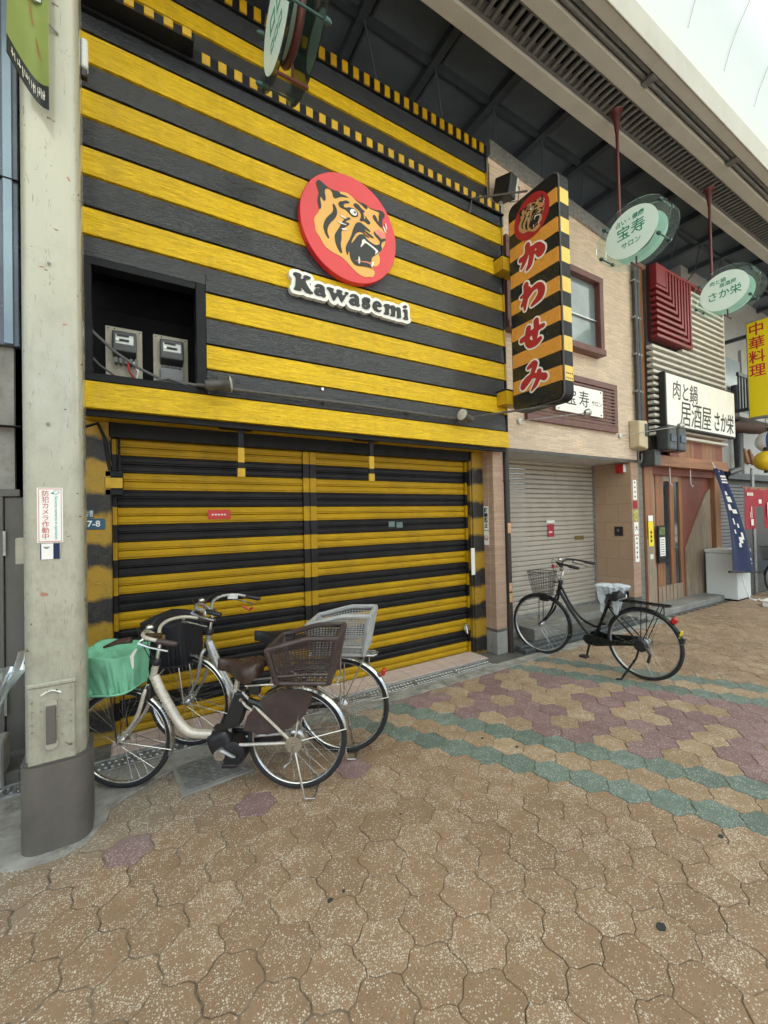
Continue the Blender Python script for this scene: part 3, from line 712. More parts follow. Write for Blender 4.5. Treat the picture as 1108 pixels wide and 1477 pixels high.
# roller shutter: two curtains of slats, guide rails and the removable middle post
shut=empty_part('roller_shutter',shop)
SH=.0683
def slat_mesh(m,x0,x1):
    prof=[(0,.0),(-.004,.004),(-.004,.012),(-.012,.018),(-.013,.045),(-.005,.054),(-.005,.060),(0,.064),(.012,.064),(.012,0)]
    b=MB(); b.prism(prof,lambda u,v,d:(d,3.892+u,v),x0,x1); return b.build('slat',m,shut,smooth=25)
for (x0,x1) in ((-.085,1.425),(1.565,3.475)):
    sY=sB=None
    for k in range(34):
        yl=((k//2)%2==0)
        z=.006+k*SH
        if yl:
            if sY is None: sY=slat_mesh(M_slatY,x0,x1); lY=sY.location.copy(); sY.location=lY+Vector((0,0,z))
            else: like(sY,shut,lY+Vector((0,rnd.uniform(-.0015,.0015),z)))
        else:
            if sB is None: sB=slat_mesh(M_slatB,x0,x1); lB=sB.location.copy(); sB.location=lB+Vector((0,0,z))
            else: like(sB,shut,lB+Vector((0,rnd.uniform(-.0015,.0015),z)))
def banded(x0,x1,y0,y1,name,z0=.0,z1=2.31,groove=None):
    b=MB(); k=0; z=z0
    while z<z1:
        e=min(z1,.006+2*SH*(k+1)); b.mi=1 if k%2==0 else 0
        if groove:
            b.bx(x0,groove-.008,y0,y1,z,e); b.bx(groove-.008,groove+.008,y0+.012,y1,z,e); b.bx(groove+.008,x1,y0,y1,z,e)
        else: b.bx(x0,x1,y0,y1,z,e)
        z=e; k+=1
    return b.build(name,[M_slatB,M_slatY],shut)
banded(1.428,1.562,3.862,3.93,'middle_post',groove=1.49)
banded(3.478,3.505,3.85,3.93,'guide_rail'); banded(-.118,-.088,3.85,3.93,'guide_rail')
mb=MB(); mb.bx(-.085,3.475,3.87,3.90,.0,.012); mb.build('bottom_bar',M_galv,shut)
for x in (.25,1.05,1.95,2.7):
    mb=MB(); mb.bx(x-.05,x+.05,3.874,3.882,.51,.53); mb.build('lift_slot',M_slatB,shut)
mb=MB(); mb.bx(3.40,3.49,3.845,3.875,.30,.335); mb.cyl((3.44,3.85,.33),(3.44,3.835,.25),.012,8); mb.tube([(3.42,3.84,.27),(3.40,3.83,.31),(3.42,3.83,.36),(3.45,3.84,.37)],.008,6); mb.build('shutter_latch',M_steel,shut,smooth=40)
# sprayed pillars
mb=MB(); mb.bx(-.62,-.122,3.80,4.0,0,2.43); mb.build('pillar',M_spray,shop,bevel=.008)
mb=MB(); mb.bx(3.53,3.705,3.78,3.98,0,2.43); mb.build('pillar',M_spray2,shop,bevel=.006)
mb=MB(); mb.bx(3.507,3.529,3.80,3.95,0,2.43); mb.build('pillar_edge',M_spray2,shop,bevel=.003)
mb=MB(); mb.bx(3.707,3.875,3.615,3.98,.30,2.45); mb.bx(3.700,3.707,3.69,3.97,.30,2.45); mb.build('tile_pilaster',M_tanpil,shop,bevel=.004)
mb=MB(); mb.bx(3.704,3.878,3.608,3.98,0,.27); mb.build('pilaster_base',M_conc,shop,bevel=.006)
mb=MB(); mb.bx(3.70,3.882,3.602,3.98,.268,.302); mb.build('base_moulding',M_dkconc,shop,bevel=.008)
# brackets hanging below the soffit to hold the shutter pole
for X in (.79,2.03):
    mb=MB()
    for z0,z1,c,w in ((2.26,2.43,0,.020),(2.14,2.26,1,.026),(2.09,2.14,0,.028),(2.02,2.09,1,.030)):
        mb.mi=c; mb.bx(X-w,X+w,3.58,3.60,z0,z1)
    mb.mi=0; mb.bx(X-.16,X+.10,3.57,3.66,2.415,2.429)
    mb.build('hanging_bracket',[M_blkflat,M_yelpaint],shop)
# alarm box on the left guide rail
mb=MB(); mb.mi=0; mb.bx(-.165,-.045,3.80,3.86,1.87,1.92); mb.bx(-.165,-.045,3.80,3.86,2.01,2.06); mb.mi=1; mb.bx(-.167,-.043,3.797,3.86,1.92,2.01)
mb.build('switch_box',[M_blkflat,M_yelpaint],shop,bevel=.006)
mb=MB(); mb.tube([(-.07,3.83,2.06),(-.07,3.84,2.43)],.010,6); mb.tube([(-.27,3.70,2.36),(-.20,3.74,2.40),(-.16,3.78,2.30),(-.13,3.8,2.06)],.012,6); mb.build('conduit',M_blkflat,shop)
# ---- meters in the alcove
def meter(x0,x1,z0,z1,label,open_):
    t=thing('electricity_meter',label,'meter',((x0+x1)/2,3.83,z0),group='electricity meters in the alcove')
    b=MB(); b.bx(x0,x1,3.818,3.829,z0,z1); b.build('mounting_plate',M_plate,t,bevel=.012,seg=2)
    w=x1-x0; bx0,bx1=x0+.045,x1-.04
    b=MB(); b.hexa([(bx0,3.72,z0+.20),(bx1,3.72,z0+.20),(bx1,3.82,z0+.17),(bx0,3.82,z0+.17),(bx0,3.74,z1-.055),(bx1,3.74,z1-.055),(bx1,3.82,z1-.04),(bx0,3.82,z1-.04)]); b.build('meter_body',M_tangr,t,bevel=.012,seg=2)
    b=MB(); b.hexa([(bx0+.02,3.722,z0+.255),(bx1-.02,3.722,z0+.255),(bx1-.02,3.74,z0+.255),(bx0+.02,3.74,z0+.255),(bx0+.02,3.733,z1-.085),(bx1-.02,3.733,z1-.085),(bx1-.02,3.75,z1-.085),(bx0+.02,3.75,z1-.085)]); b.build('meter_window',M_pale,t,bevel=.004)
    b=MB(); b.bx(bx0+.03,bx0+.11,3.722,3.74,z1-.10,z1-.088) ; b.bx(bx0+.045,bx1-.05,3.719,3.74,z0+.275,z0+.292); b.build('display',M_ink,t)
    b=MB(); b.cyl((bx0+.035,3.735,z0+.285),(bx0+.035,3.717,z0+.285),.012,10); b.build('seal_button',M_white,t)
    if open_:
        b=MB()
        for k in range(5): b.bx(bx0+.012+k*.033,bx0+.034+k*.033,3.76,3.82,z0+.12,z0+.165)
        b.build('terminal',M_metergrey,t,bevel=.003)
        b=MB(); b.tube([(bx0+.10,3.77,z0+.14),(bx0+.11,3.755,z0+.06),(bx0+.14,3.77,z0+.02)],.007,6); b.build('wire',M_red,t); b=MB(); b.tube([(bx0+.14,3.77,z0+.14),(bx0+.17,3.75,z0+.07),(bx0+.16,3.77,z0+.02)],.007,6); b.build('wire',M_white,t)
    else:
        b=MB(); b.bx(bx0,bx1,3.745,3.82,z0+.015,z0+.13); b.build('terminal_cover',M_metergrey,t,bevel=.006,seg=2)
        b=MB()
        for k in range(6): b.bx(bx0+.012+k*.026,bx0+.026+k*.026,3.77,3.82,z0+.14,z0+.16)
        b.build('terminal',M_tangr,t)
    b=MB()
    for q in ((x0+.018,z1-.018),(x1-.018,z1-.018),(x0+.018,z0+.018),(x1-.018,z0+.018),(x0+.06,z1-.015)): b.cyl((q[0],3.819,q[1]),(q[0],3.8165,q[1]),.005,8)
    b.build('screw_hole',M_ink,t)
meter(-.15,.095,2.76,3.175,'meter with an open terminal strip and loose red and white wires',True)
meter(.17,.425,2.76,3.175,'meter with its grey terminal cover closed, nearer the alcove corner',False)
cb=thing('power_cable','thick grey cable drooping across the meter alcove to the spotlight','cable',(.1,3.6,2.8))
mb=MB(); mb.tube([(-.30,3.55,3.10),(-.20,3.58,3.0),(-.08,3.60,2.90),(.06,3.60,2.81),(.20,3.58,2.745),(.32,3.56,2.735),(.42,3.52,2.715),(.50,3.485,2.70)],.011,7); mb.build('cable_main',M_cable,cb,smooth=50)
mb=MB(); mb.tube([(-.30,3.60,2.93),(-.18,3.63,2.80),(-.05,3.66,2.72),(.05,3.65,2.72),(.13,3.60,2.715)],.008,6); mb.tube([(.16,3.58,2.72),(.26,3.55,2.745),(.38,3.52,2.705)],.007,6); mb.build('cable_loop',M_cable,cb,smooth=50)
rail=thing('light_rail','dark tube rail running along the front below the striped wall','rail',(1.8,3.46,2.73))
mb=MB(); mb.tube([(.44,3.47,2.702),(1.8,3.465,2.715),(3.12,3.46,2.705)],.015,8); mb.build('rail_tube',M_lampbody,rail,smooth=50)
mb=MB()
for X in (.6,1.5,2.4,3.05): mb.bx(X-.012,X+.012,3.465,3.52,2.69,2.725)
mb.build('rail_clip',M_lampbody,rail)
def spot(c,aim,label):
    t=thing('spotlight',label,'spotlight',c,group='spotlights on the rail')
    c=Vector(c); a=Vector(aim).normalized()
    b=MB(); b.lathe([(.030,-.09),(.036,-.085),(.038,.0),(.034,.02),(.045,.05),(.062,.085),(.066,.09)],c,a,18); b.build('lamp_housing',M_lampbody,t,smooth=40)
    b=MB(); b.lathe([(.060,.088),(.060,.096),(.045,.104),(.02,.108)],c,a,18); b.build('lens',M_lamp,t,smooth=50)
    u,w=frame(a); b=MB(); b.tube([c+Vector((0,0,.045)),c+Vector((-.02,.02,.06)),c+Vector((-.03,.03,.01)),c+Vector((-.01,.05,-.03)),c+Vector((0,.08,-.02))],.006,6); b.tube([c-a*.05+w*.04,c-a*.07+w*.06,c+w*.055,c+a*.02+w*.04],.005,6); b.build('swivel_bracket',M_lampbody,t)
spot((.58,3.38,2.70),(1,-.22,.12),'dusty black spotlight aimed right, beside the meter alcove')
spot((3.10,3.38,2.715),(-1,-.25,.16),'dusty spotlight aimed left at the rail end beside the hanging sign')
fl=thing('wall_patch','tiny pale yellow scrap stuck on the black board under the name','patch',(1.5,3.50,2.83)); mb=MB(); mb.bx(1.485,1.505,3.503,3.509,2.815,2.84); mb.build('scrap',M_white,fl)
# ---- emblem disc and name
EC=(1.785,3.44,4.348); ER=.497
em=thing('emblem_disc','round red disc with a roaring tiger head in profile','emblem',EC)
mb=MB(); mb.lathe([(ER,0),(ER,.055),(ER-.004,.060)],(EC[0],3.505,EC[2]),(0,-1,0),72); mb.build('disc',M_emred,em,smooth=30)
def emf(sc_,org,right,nrm):
    return lambda u,v,d:Vector(org)+right*(u*sc_)+Vector((0,0,v*sc_))+nrm*d
TIGER={
 'head':[ -668,649,-626,674,-567,650,-482,610,-360,584,-218,615,-109,648,-37,643,46,607,168,564,263,573,340,568,426,535,524,540,644,575,714,565,741,514,731,458,680,404,688,320,675,237,695,209,754,159,752,79,750,8,728,-78,685,-161,592,-294,586,-302,615,-363,602,-488,520,-572,467,-562,441,-604,479,-653,497,-708,456,-788,368,-804,281,-837,187,-829,103,-802,21,-751,-52,-697,-132,-638,-230,-593,-298,-581,-420,-558,-523,-513,-581,-451,-639,-358,-721,-274,-716,-254,-727,-154,-742,-72,-715,-15,-638,101,-640,180,-664,267,-666,338,-630,440,-671,536,-686,602 ],
 'k1':[ -668,649,-626,674,-567,650,-482,610,-360,584,-218,611,-219,573,-111,586,-38,567,-93,555,-193,529,-275,474,-320,445,-363,469,-370,540,-413,580,-465,580,-509,551,-527,488,-503,400,-513,331,-548,322,-581,362,-598,380,-616,341,-593,221,-602,162,-637,129,-640,180,-664,267,-666,338,-630,440,-671,536,-686,602 ],
 'k2':[ -375,326,-339,343,-288,260,-281,172,-328,74,-444,-65,-486,-176,-483,-248,-450,-317,-450,-328,-476,-341,-526,-281,-559,-187,-567,-163,-548,-68,-494,39,-387,158,-355,235 ],
 'k3':[ -107,159,-47,197,-1,188,-20,165,-103,111,-113,83,-58,85,-31,74,-60,35,-134,-24,-199,-112,-209,-173,-202,-256,-231,-372,-190,-519,-217,-536,-278,-485,-337,-357,-344,-261,-334,-206,-251,-72,-214,-2,-158,108 ],
 'k4':[ -259,385,-222,436,-168,448,-104,497,-40,491,-18,471,-87,445,-142,412,-152,367,-116,347,-42,386,31,401,52,403,117,385,158,332,143,276,86,243,21,237,-9,252,-63,291,-117,322,-189,312,-242,334 ],
 'k5':[ 54,488,111,521,176,507,222,457,298,433,293,405,249,398,277,349,275,289,304,273,315,362,343,304,400,272,419,245,389,208,341,209,284,240,207,209,179,229,209,282,220,345,183,400,118,419,63,449 ],
 'k6':[ 48,607,168,564,263,573,340,568,368,526,347,493,309,488,243,532,168,555 ],
 'k7':[ 340,568,426,535,524,540,644,575,714,565,741,514,731,458,680,404,688,320,675,237,635,241,538,312,475,368,472,414,502,442,541,425,569,366,597,315,609,380,601,446,627,508,603,534,524,527,426,526 ],
 'k8':[ 140,169,206,184,301,144,415,89,405,64,366,72,290,89,280,69,346,40,452,7,490,-24,451,-37,364,-14,279,35,259,15,325,-18,387,-45,372,-62,296,-36,240,5,174,-1,107,-48,39,-154,-9,-262,0,-284,57,-207,124,-101,201,-34,277,-34,333,-101,448,-141,536,-147,607,-107,628,-57,589,-9,511,35,483,77,494,124,517,71,591,44,649,-7,690,24,747,60,750,8,699,-17,647,-86,646,-147,675,-164,623,-250,482,-371,426,-428,414,-526,327,-518,212,-556,327,-543,403,-572,412,-617,479,-653,421,-627,286,-636,172,-661,69,-670,-4,-616,-39,-552,-46,-437,-74,-471,-80,-535,-111,-491,-127,-413,-98,-321,-41,-220,8,-104,48,35,53,34,83,112 ],
 'w1':[ -28,324,5,369,61,381,116,351,124,294,86,260,31,261,-15,287 ],
 'kp':[ 55,329,74,344,95,335,95,313,76,301,58,309 ],
 'w2':[ 212,-163,265,-112,298,-144,374,-170,490,-211,568,-247,572,-272,496,-351,502,-319,518,-271,470,-243,373,-205,297,-178,258,-216,199,-294,181,-291,221,-194 ],
 'w3':[ 148,-470,174,-563,158,-627,126,-611,133,-525 ],
 'w4':[ 444,-483,468,-510,462,-563,412,-612,408,-588 ],
 'w5':[ -242,161,-192,175,-93,148,-130,131 ],
 'w6':[ -289,30,-249,36,-87,34,-124,17,-249,11 ],
 'w7':[ -220,-70,-80,-39,-108,-73,-180,-93 ],
 'w8':[ 691,269,717,282,765,189,759,160,734,170 ],
 'w9':[ 739,346,764,355,787,249,776,223 ],
 'p1':[ 61,-584,212,-560,308,-532,413,-552,403,-572,317,-555,211,-577,71,-594 ],
 'p2':[ 503,84,544,158,614,164,743,138,742,67,649,2,591,44 ],
}
LETTERS=[
 [1223,3782,1240,3792,1275,3795,1301,3782,1288,3760,1291,3745,1303,3749,1321,3767,1313,3783,1338,3793,1377,3788,1385,3777,1365,3766,1349,3761,1332,3741,1337,3723,1375,3670,1402,3655,1397,3642,1346,3641,1330,3647,1299,3679,1289,3676,1289,3660,1301,3650,1275,3641,1229,3642,1226,3652,1240,3663,1250,3758,1223,3771],
 [1418,3719,1432,3739,1467,3749,1501,3741,1515,3723,1514,3668,1527,3661,1517,3644,1496,3641,1485,3650,1465,3643,1430,3644,1413,3663,1417,3689,1437,3708,1466,3710,1477,3705,1475,3723,1458,3725,1432,3714],
 [1454,3661,1463,3679,1477,3675,1477,3661,1465,3653],
 [1531,3738,1560,3747,1601,3744,1606,3730,1592,3724,1600,3707,1615,3702,1637,3727,1628,3742,1649,3750,1688,3746,1691,3733,1679,3727,1685,3709,1697,3704,1719,3729,1713,3744,1734,3748,1756,3741,1746,3728,1727,3712,1689,3641,1674,3642,1648,3697,1633,3682,1608,3634,1593,3639,1559,3718,1542,3727],
 [1762,3722,1782,3742,1821,3751,1854,3737,1861,3712,1860,3664,1872,3655,1858,3641,1838,3640,1829,3651,1805,3639,1773,3643,1754,3665,1764,3691,1794,3707,1817,3707,1820,3723,1801,3729,1778,3712],
 [1796,3666,1806,3678,1819,3675,1819,3663,1806,3656],
 [1895,3727,1914,3746,1941,3750,1972,3749,1982,3742,1980,3712,1967,3706,1944,3728,1934,3723,1940,3714,1977,3696,1981,3667,1962,3644,1932,3635,1905,3643,1893,3649,1891,3681,1902,3681,1925,3656,1942,3658,1943,3670,1903,3687,1894,3706],
 [2005,3691,2019,3728,2051,3746,2089,3739,2110,3713,2107,3697,2050,3693,2056,3670,2077,3659,2105,3672,2106,3660,2083,3643,2048,3644,2014,3660],
 [2050,3708,2050,3723,2061,3732,2075,3714,2075,3708],
 [2132,3728,2157,3742,2193,3746,2200,3732,2222,3744,2251,3748,2265,3729,2295,3743,2321,3740,2330,3723,2329,3656,2334,3645,2307,3636,2278,3635,2287,3650,2288,3707,2280,3714,2265,3704,2260,3656,2263,3641,2234,3638,2205,3637,2206,3650,2220,3659,2220,3709,2210,3716,2192,3702,2187,3661,2198,3648,2169,3638,2131,3639,2133,3648,2148,3658,2151,3717,2135,3716],
 [2356,3732,2381,3741,2412,3743,2410,3662,2423,3649,2409,3640,2356,3640,2356,3650,2375,3661,2377,3718,2358,3720],
 [2356,3764,2367,3777,2386,3784,2405,3780,2409,3770,2397,3758,2378,3753,2361,3756],
]
KANA=[
 [3197,4522,3143,4526,3085,4560,3049,4569,3034,4551,3048,4493,3074,4410,3116,4373],
 [3099,4633,3105,4564,3145,4480,3188,4424],
 [3006,4583,2953,4553,2917,4491,2941,4469,2993,4508],
 [3133,4207,3136,4120,3147,4039,3158,3945],
 [3207,4103,3149,4113,3099,4148],
 [3103,4140,3198,4002],
 [3126,4069,3044,4122,2967,4126,2931,4067,2956,4003,3066,3950],
 [3211,3616,3116,3639,3021,3667,2922,3675],
 [3010,3756,3013,3664,3031,3587,3057,3614],
 [3114,3717,3132,3646,3134,3581,3096,3534,3025,3527,2963,3549],
 [3136,3280,3072,3305,3041,3295,3066,3232,3100,3171,3158,3122,3212,3085,3219,3114,3185,3150,3116,3176,3014,3164,2925,3125],
 [2990,3202,3000,3141,3040,3076,3097,3021],
]
def pairs(L,k=.001): return [(L[i]*k,L[i+1]*k) for i in range(0,len(L),2)]
def tiger(parent,org,scale,right,nrm,mats,step):
    fn=emf(scale,org,right,nrm); ob,oo,ow,op=mats
    outline([pairs(TIGER['head'])],fn,oo,'tiger_head',parent,step,0)
    for k in ('k1','k2','k3','k4','k5','k6','k7','k8'): outline([pairs(TIGER[k])],fn,ob,'tiger_stripe',parent,step,step+.0002*int(k[1]))
    for k in ('w1','w2','w3','w4','w5','w6','w7','w8','w9'): outline([pairs(TIGER[k])],fn,ow,'tiger_white',parent,step,step*2+.002)
    outline([pairs(TIGER['kp'])],fn,ob,'tiger_pupil',parent,step,step*3+.003)
    for k in ('p1','p2'): outline([pairs(TIGER[k])],fn,op,'tiger_pink',parent,step,step*2+.002)
tiger(em,(EC[0],3.4445,EC[2]),ER*1.0,FX,Vector((0,-1,0)),(M_emblk,M_emor,M_white2,M_pink),.003)
nm=thing('name_sign','raised black serif name with thick white edging below the emblem','sign',(1.8,3.5,3.7))
LP=[pairs(L) for L in LETTERS]
flat=lambda u,v,d:Vector((u,3.51-d,v))
outline(grow(LP,.033,.005),flat,M_white2,'letter_backing',nm,.045,0,0)
GRP=[[0],[1,2],[3],[4,5],[6],[7,8],[9],[10,11]]
for gi in GRP: outline([LP[i] for i in gi],flat,M_emblk,'letter',nm,.012,.0455,1)
# ---- projecting sign
PX0,PX1,PY0,PY1,PZ0,PZ1=3.80,3.965,2.70,3.375,2.83,5.225
ps=thing('projecting_sign','tall striped blade sign with red hiragana and small tiger disc','sign',(3.88,3.04,PZ0))
def rrect(y0,y1,z0,z1,r,n=6):
    P=[]
    for cx,cz,a0 in ((y1-r,z1-r,0),(y0+r,z1-r,90),(y0+r,z0+r,180),(y1-r,z0+r,270)):
        for k in range(n+1): a=R(a0+90*k/n); P.append((cx+r*math.cos(a),cz+r*math.sin(a)))
    return P
def clip_band(P,z0,z1):
    for lim,keep in ((z0,1),(z1,-1)):
        Q=[]
        for i in range(len(P)):
            a,b=P[i],P[(i+1)%len(P)]; ia=keep*(a[1]-lim)>=0; ib=keep*(b[1]-lim)>=0
            if ia: Q.append(a)
            if ia!=ib: t=(lim-a[1])/(b[1]-a[1]); Q.append((a[0]+(b[0]-a[0])*t,lim))
        P=Q
    return P
OUT=rrect(PY0,PY1,PZ0,PZ1,.085)
edges=[PZ0,PZ0+.20]
while edges[-1]+.154<PZ1-.10: edges.append(edges[-1]+.154)
edges.append(PZ1)
for k in range(len(edges)-1):
    c=k%2                       # the lowest band is black
    if k==len(edges)-2: c=0
    Pb=clip_band(OUT,edges[k],edges[k+1])
    b=MB(); b.prism(Pb,lambda u,v,d:(d,u,v),PX0+.028,PX1); b.build('band',M_signyel if c else M_blkflat,ps,smooth=30)
    b=MB(); inner=clip_band(rrect(PY0+.022,PY1-.022,PZ0+.02,PZ1-.02,.07),edges[k],edges[k+1])
    if len(inner)>2: b.prism(inner,lambda u,v,d:(d,u,v),PX0,PX0+.027); b.build('face_band',M_signor if c else M_signblk,ps)
b=MB(); prm=rrect(PY0+.008,PY1-.008,PZ0+.008,PZ1-.008,.08); b.tube([(PX0+.022,u,v) for u,v in prm],.010,6,closed=True); b.build('edge_trim',M_lampbody,ps,smooth=50)
b=MB()
for zz in (PZ1-.11,PZ1-.16,PZ0+.27,PZ0+.22):
    for k in range(4): b.bx(PX0+.05+k*.03,PX0+.062+k*.03,PY0-.003,PY0+.002,zz,zz+.012)
b.build('vent_hole',M_ink,ps)
WS=[[.030,.034,.034,.032,.036,.036,.032,.016],[.036,.034,.030,.016],[.020,.036,.050,.044,.014],
    [.036,.034,.034,.014],[.016,.026,.030],[.030,.018],[.030,.028,.034,.046,.046,.014],
    [.032,.030,.030,.024],[.036,.034,.030,.012],[.034,.036,.038,.044,.038,.024],
    [.018,.034,.036,.030,.028,.030,.030,.022,.022,.026,.030,.042],[.030,.030,.028,.010]]
KC=[[0,1,2],[3,4,5,6],[7,8,9],[10,11]]
sface=lambda u,v,d:Vector((PX0-d,u,v))
for gi in KC:
    st=[(pairs(KANA[i]),[w*1.0 for w in WS[i]]) for i in gi]
    outline(brush(st,.006,.018),sface,M_white2,'kana_edging',ps,.002,.0005,0)
    outline(brush(st,.006,0),sface,M_kred,'kana',ps,.002,.0035,0)
b=MB(); b.lathe([(.235,0),(.235,.004)],(PX0-.0005,3.04,4.925),(-1,0,0),48); b.build('small_disc',M_kred,ps)
tiger(ps,(PX0-.0055,3.04,4.925),.232,SX,Vector((-1,0,0)),(M_emblk,M('small_tiger_tan',(.50,.30,.14),.3),M_white2,M_pink),.0012)
for z0 in (4.49,2.93):
    mb=MB(); mb.mi=1; mb.bx(3.70,3.955,3.376,3.515,z0,z0+.16); mb.mi=0; mb.bx(3.695,3.958,3.374,3.516,z0+.16,z0+.178); mb.bx(3.955,3.962,3.376,3.515,z0,z0+.16)
    mb.build('mounting_bracket',[M_blkflat,M_yelpaint],ps,bevel=.003)
mb=MB(); mb.tube([(3.30,3.47,5.06),(3.37,3.50,5.27),(3.80,3.08,5.235)],.011,6); mb.build('stay_rod',M_lampbody,ps)
mb=MB(); mb.tube([(3.15,3.50,2.73),(3.90,2.86,2.82)],.012,6); mb.build('stay_rod',M_lampbody,ps)
sb=thing('camera_box','black boxy floodlight on a short pole at the shop corner','floodlight',(3.98,3.58,5.5))
mb=MB(); mb.obox((3.985,3.56,5.66),(.17,.22,.24),(1,.25,0),(0,-.2,1)); mb.build('housing',M_blackpl,sb,bevel=.012,seg=2)
mb=MB(); mb.obox((4.06,3.535,5.67),(.02,.17,.20),(1,.25,0),(0,-.2,1)); mb.build('front_glass',M_pale,sb,bevel=.004)
mb=MB(); mb.tube([(3.96,3.62,5.22),(3.96,3.62,5.52)],.03,8); mb.build('stand_post',M_galv,sb); mb=MB(); mb.tube([(4.05,3.5,5.76),(4.17,3.50,5.70),(4.16,3.52,5.55),(4.03,3.54,5.50)],.006,5); mb.tube([(3.85,3.70,5.62),(3.88,3.72,6.05)],.006,5); mb.build('flex',M_blackpl,sb,smooth=50)
# ---- small stickers on the shutter and pillars
def marks(p,m,L,ax='x'):
    b=MB()
    for (x,y,z,w,h) in L:
        if ax=='x': b.bx(x,x+w,y-.0005,y,z,z+h)
        else: b.bx(x-.0005,x,y-w,y,z,z+h)
    return b.build('small_print',m,p)
def sticker(name,label,x0,x1,z0,z1,yy,m,cat='sticker'):
    t=thing(name,label,cat,((x0+x1)/2,yy,z0)); b=MB(); b.bx(x0,x1,yy-.003,yy,z0,z1); b.build('sheet',m,t); return t
M_greylabel=M('greenish_label',(.10,.15,.14),.4,var=.4,vs=60)
st_=sticker('notice_sticker','small red notice sticker on the upper left of the striped shutter',.57,.755,1.675,1.755,3.876,M_red)
marks(st_,M_whcloth,[(.60+.025*k,3.8728,1.708,.016,.012) for k in range(5)])
gs=sticker('maker_plate','tiny greenish label pair on a black shutter slat past the middle post',2.39,2.47,1.555,1.615,3.876,M_greylabel); b=MB(); b.bx(2.49,2.57,3.873,3.876,1.545,1.605); b.build('sheet',M_greylabel,gs)
pp=thing('paper_notice','weathered white paper strip taped on the guide rail beside the sprayed pillar','notice',(3.52,3.84,.95)); b=MB(); b.bx(3.478,3.535,3.776,3.779,.95,1.27); b.build('sheet',M_whcloth,pp)
ad=thing('address_plate','blue enamel address plate reading 7-8 on the sprayed pillar behind the pole','address plate',(-.25,3.79,1.6))
mb=MB(); mb.bx(-.36,-.165,3.793,3.799,1.615,1.695); mb.bx(-.36,-.235,3.793,3.799,1.70,1.76); mb.build('plate',M_blue,ad,bevel=.004)
text('7-8',.062,M_whcloth,ad,(-.235,3.7925,1.655),bold=.001); text('一番\n丁目',.026,M_whcloth,ad,(-.262,3.7925,1.73),line=.9)
np_=thing('parking_notice','narrow white vertical no-parking notice with a round bicycle ban mark','notice',(3.70,3.75,1.3))
mb=MB(); mb.bx(3.696,3.6995,3.70,3.775,1.48,1.77); mb.bx(3.696,3.6995,3.70,3.775,1.30,1.47); mb.build('plate',M_white,np_)
text('駐\n輪\n禁\n止',.062,M_ink,np_,(3.6955,3.738,1.625),SX,bold=.002,line=1.0); mb=MB(); mb.torus((3.6955,3.738,1.385),(1,0,0),.028,.004,20,5); mb.build('ban_ring',M_redink,np_); mb=MB(); mb.torus((3.6955,3.728,1.378),(1,0,0),.008,.0018,10,4); mb.torus((3.6955,3.747,1.378),(1,0,0),.008,.0018,10,4); mb.build('ban_bicycle',M_ink,np_)
dp=thing('drain_pipe','dark brown downpipe wrapped with orange tape between two shops','pipe',(3.915,3.60,0))
mb=MB(); mb.cyl((3.915,3.60,.0),(3.915,3.60,2.46),.036,14); mb.build('pipe',M_dkpipe,dp,smooth=40)
mb=MB(); mb.cyl((3.915,3.60,2.06),(3.915,3.60,2.085),.042,14); mb.build('pipe_collar',M_dkpipe,dp,smooth=40)
M_tape=M('faded_orange_tape',(.55,.30,.15),.5,var=.25,vs=30)
for z0,z1 in ((1.44,1.56),(.74,.84),(.61,.72)):
    b=MB(); b.grid(lambda u,v:(3.915+.0385*math.cos(R(225+110*u)),3.60+.0385*math.sin(R(225+110*u)),z0+(z1-z0)*v),6,1); b.build('tape_patch',M_tape,dp,smooth=60)
# ================================================================= SALON
sal=thing('salon_building','tan split-face shop with a closed cream roller shutter','building',(5.4,4,0))
SY=3.72
mb=MB(); mb.prism([(3.868,2.50),(7.07,2.50),(7.07,5.80),(3.868,6.13)],lambda u,v,d:(u,d,v),SY,5.2); mb.build('wall',M_tan,sal)
mb=MB(); mb.prism([(3.87,6.13),(7.10,5.80),(7.10,6.0),(3.87,6.33)],lambda u,v,d:(u,d,v),SY-.04,5.3); mb.build('roof_flashing',M_galv,sal)
mb=MB(); mb.bx(3.88,7.07,SY-.012,SY-.001,2.46,2.505); mb.build('drip_edge',M_lampbody,sal); mb=MB(); mb.bx(3.89,6.86,SY+.01,4.45,2.47,2.499); mb.build('soffit',M_soft,sal)
mb=MB(); mb.bx(6.865,7.07,SY,5.2,.30,2.499); mb.build('pilaster',M_tanlo,sal,bevel=.004); mb=MB(); mb.bx(6.864,7.075,SY-.006,SY-.0005,.30,2.46); mb.build('pilaster_face',M_tanpil,sal); mb=MB(); mb.bx(6.86,7.08,SY-.01,5.2,.1,.30); mb.build('skirting',M_dkconc,sal)
ss=empty_part('roller_shutter',sal)
sl=None
M_sal=M('cream_shutter',(.38,.345,.295),.45,var=.07,vs=3,bump=.04,dirt=.4,dcol=(.25,.20,.15),ds=3)
for k in range(32):
    z=.15+k*.0735
    if sl is None:
        prof=[(0,.0),(-.003,.003),(-.012,.010),(-.013,.050),(-.003,.062),(.004,.066),(.010,.070),(.010,0)]
        b=MB(); b.prism(prof,lambda u,v,d:(d,4.37+u,v),3.90,6.85); sl=b.build('slat',M_sal,ss,smooth=25); l0=sl.location.copy(); sl.location=l0+Vector((0,0,z))
    else: like(sl,ss,l0+Vector((0,rnd.uniform(-.002,.002),z)))
mb=MB(); mb.bx(3.9,6.86,4.355,4.40,.12,.15); mb.build('bottom_bar',M_galv,ss); mb=MB(); mb.bx(6.835,6.863,4.33,4.42,.12,2.47); mb.build('guide_rail',M_galv,ss)
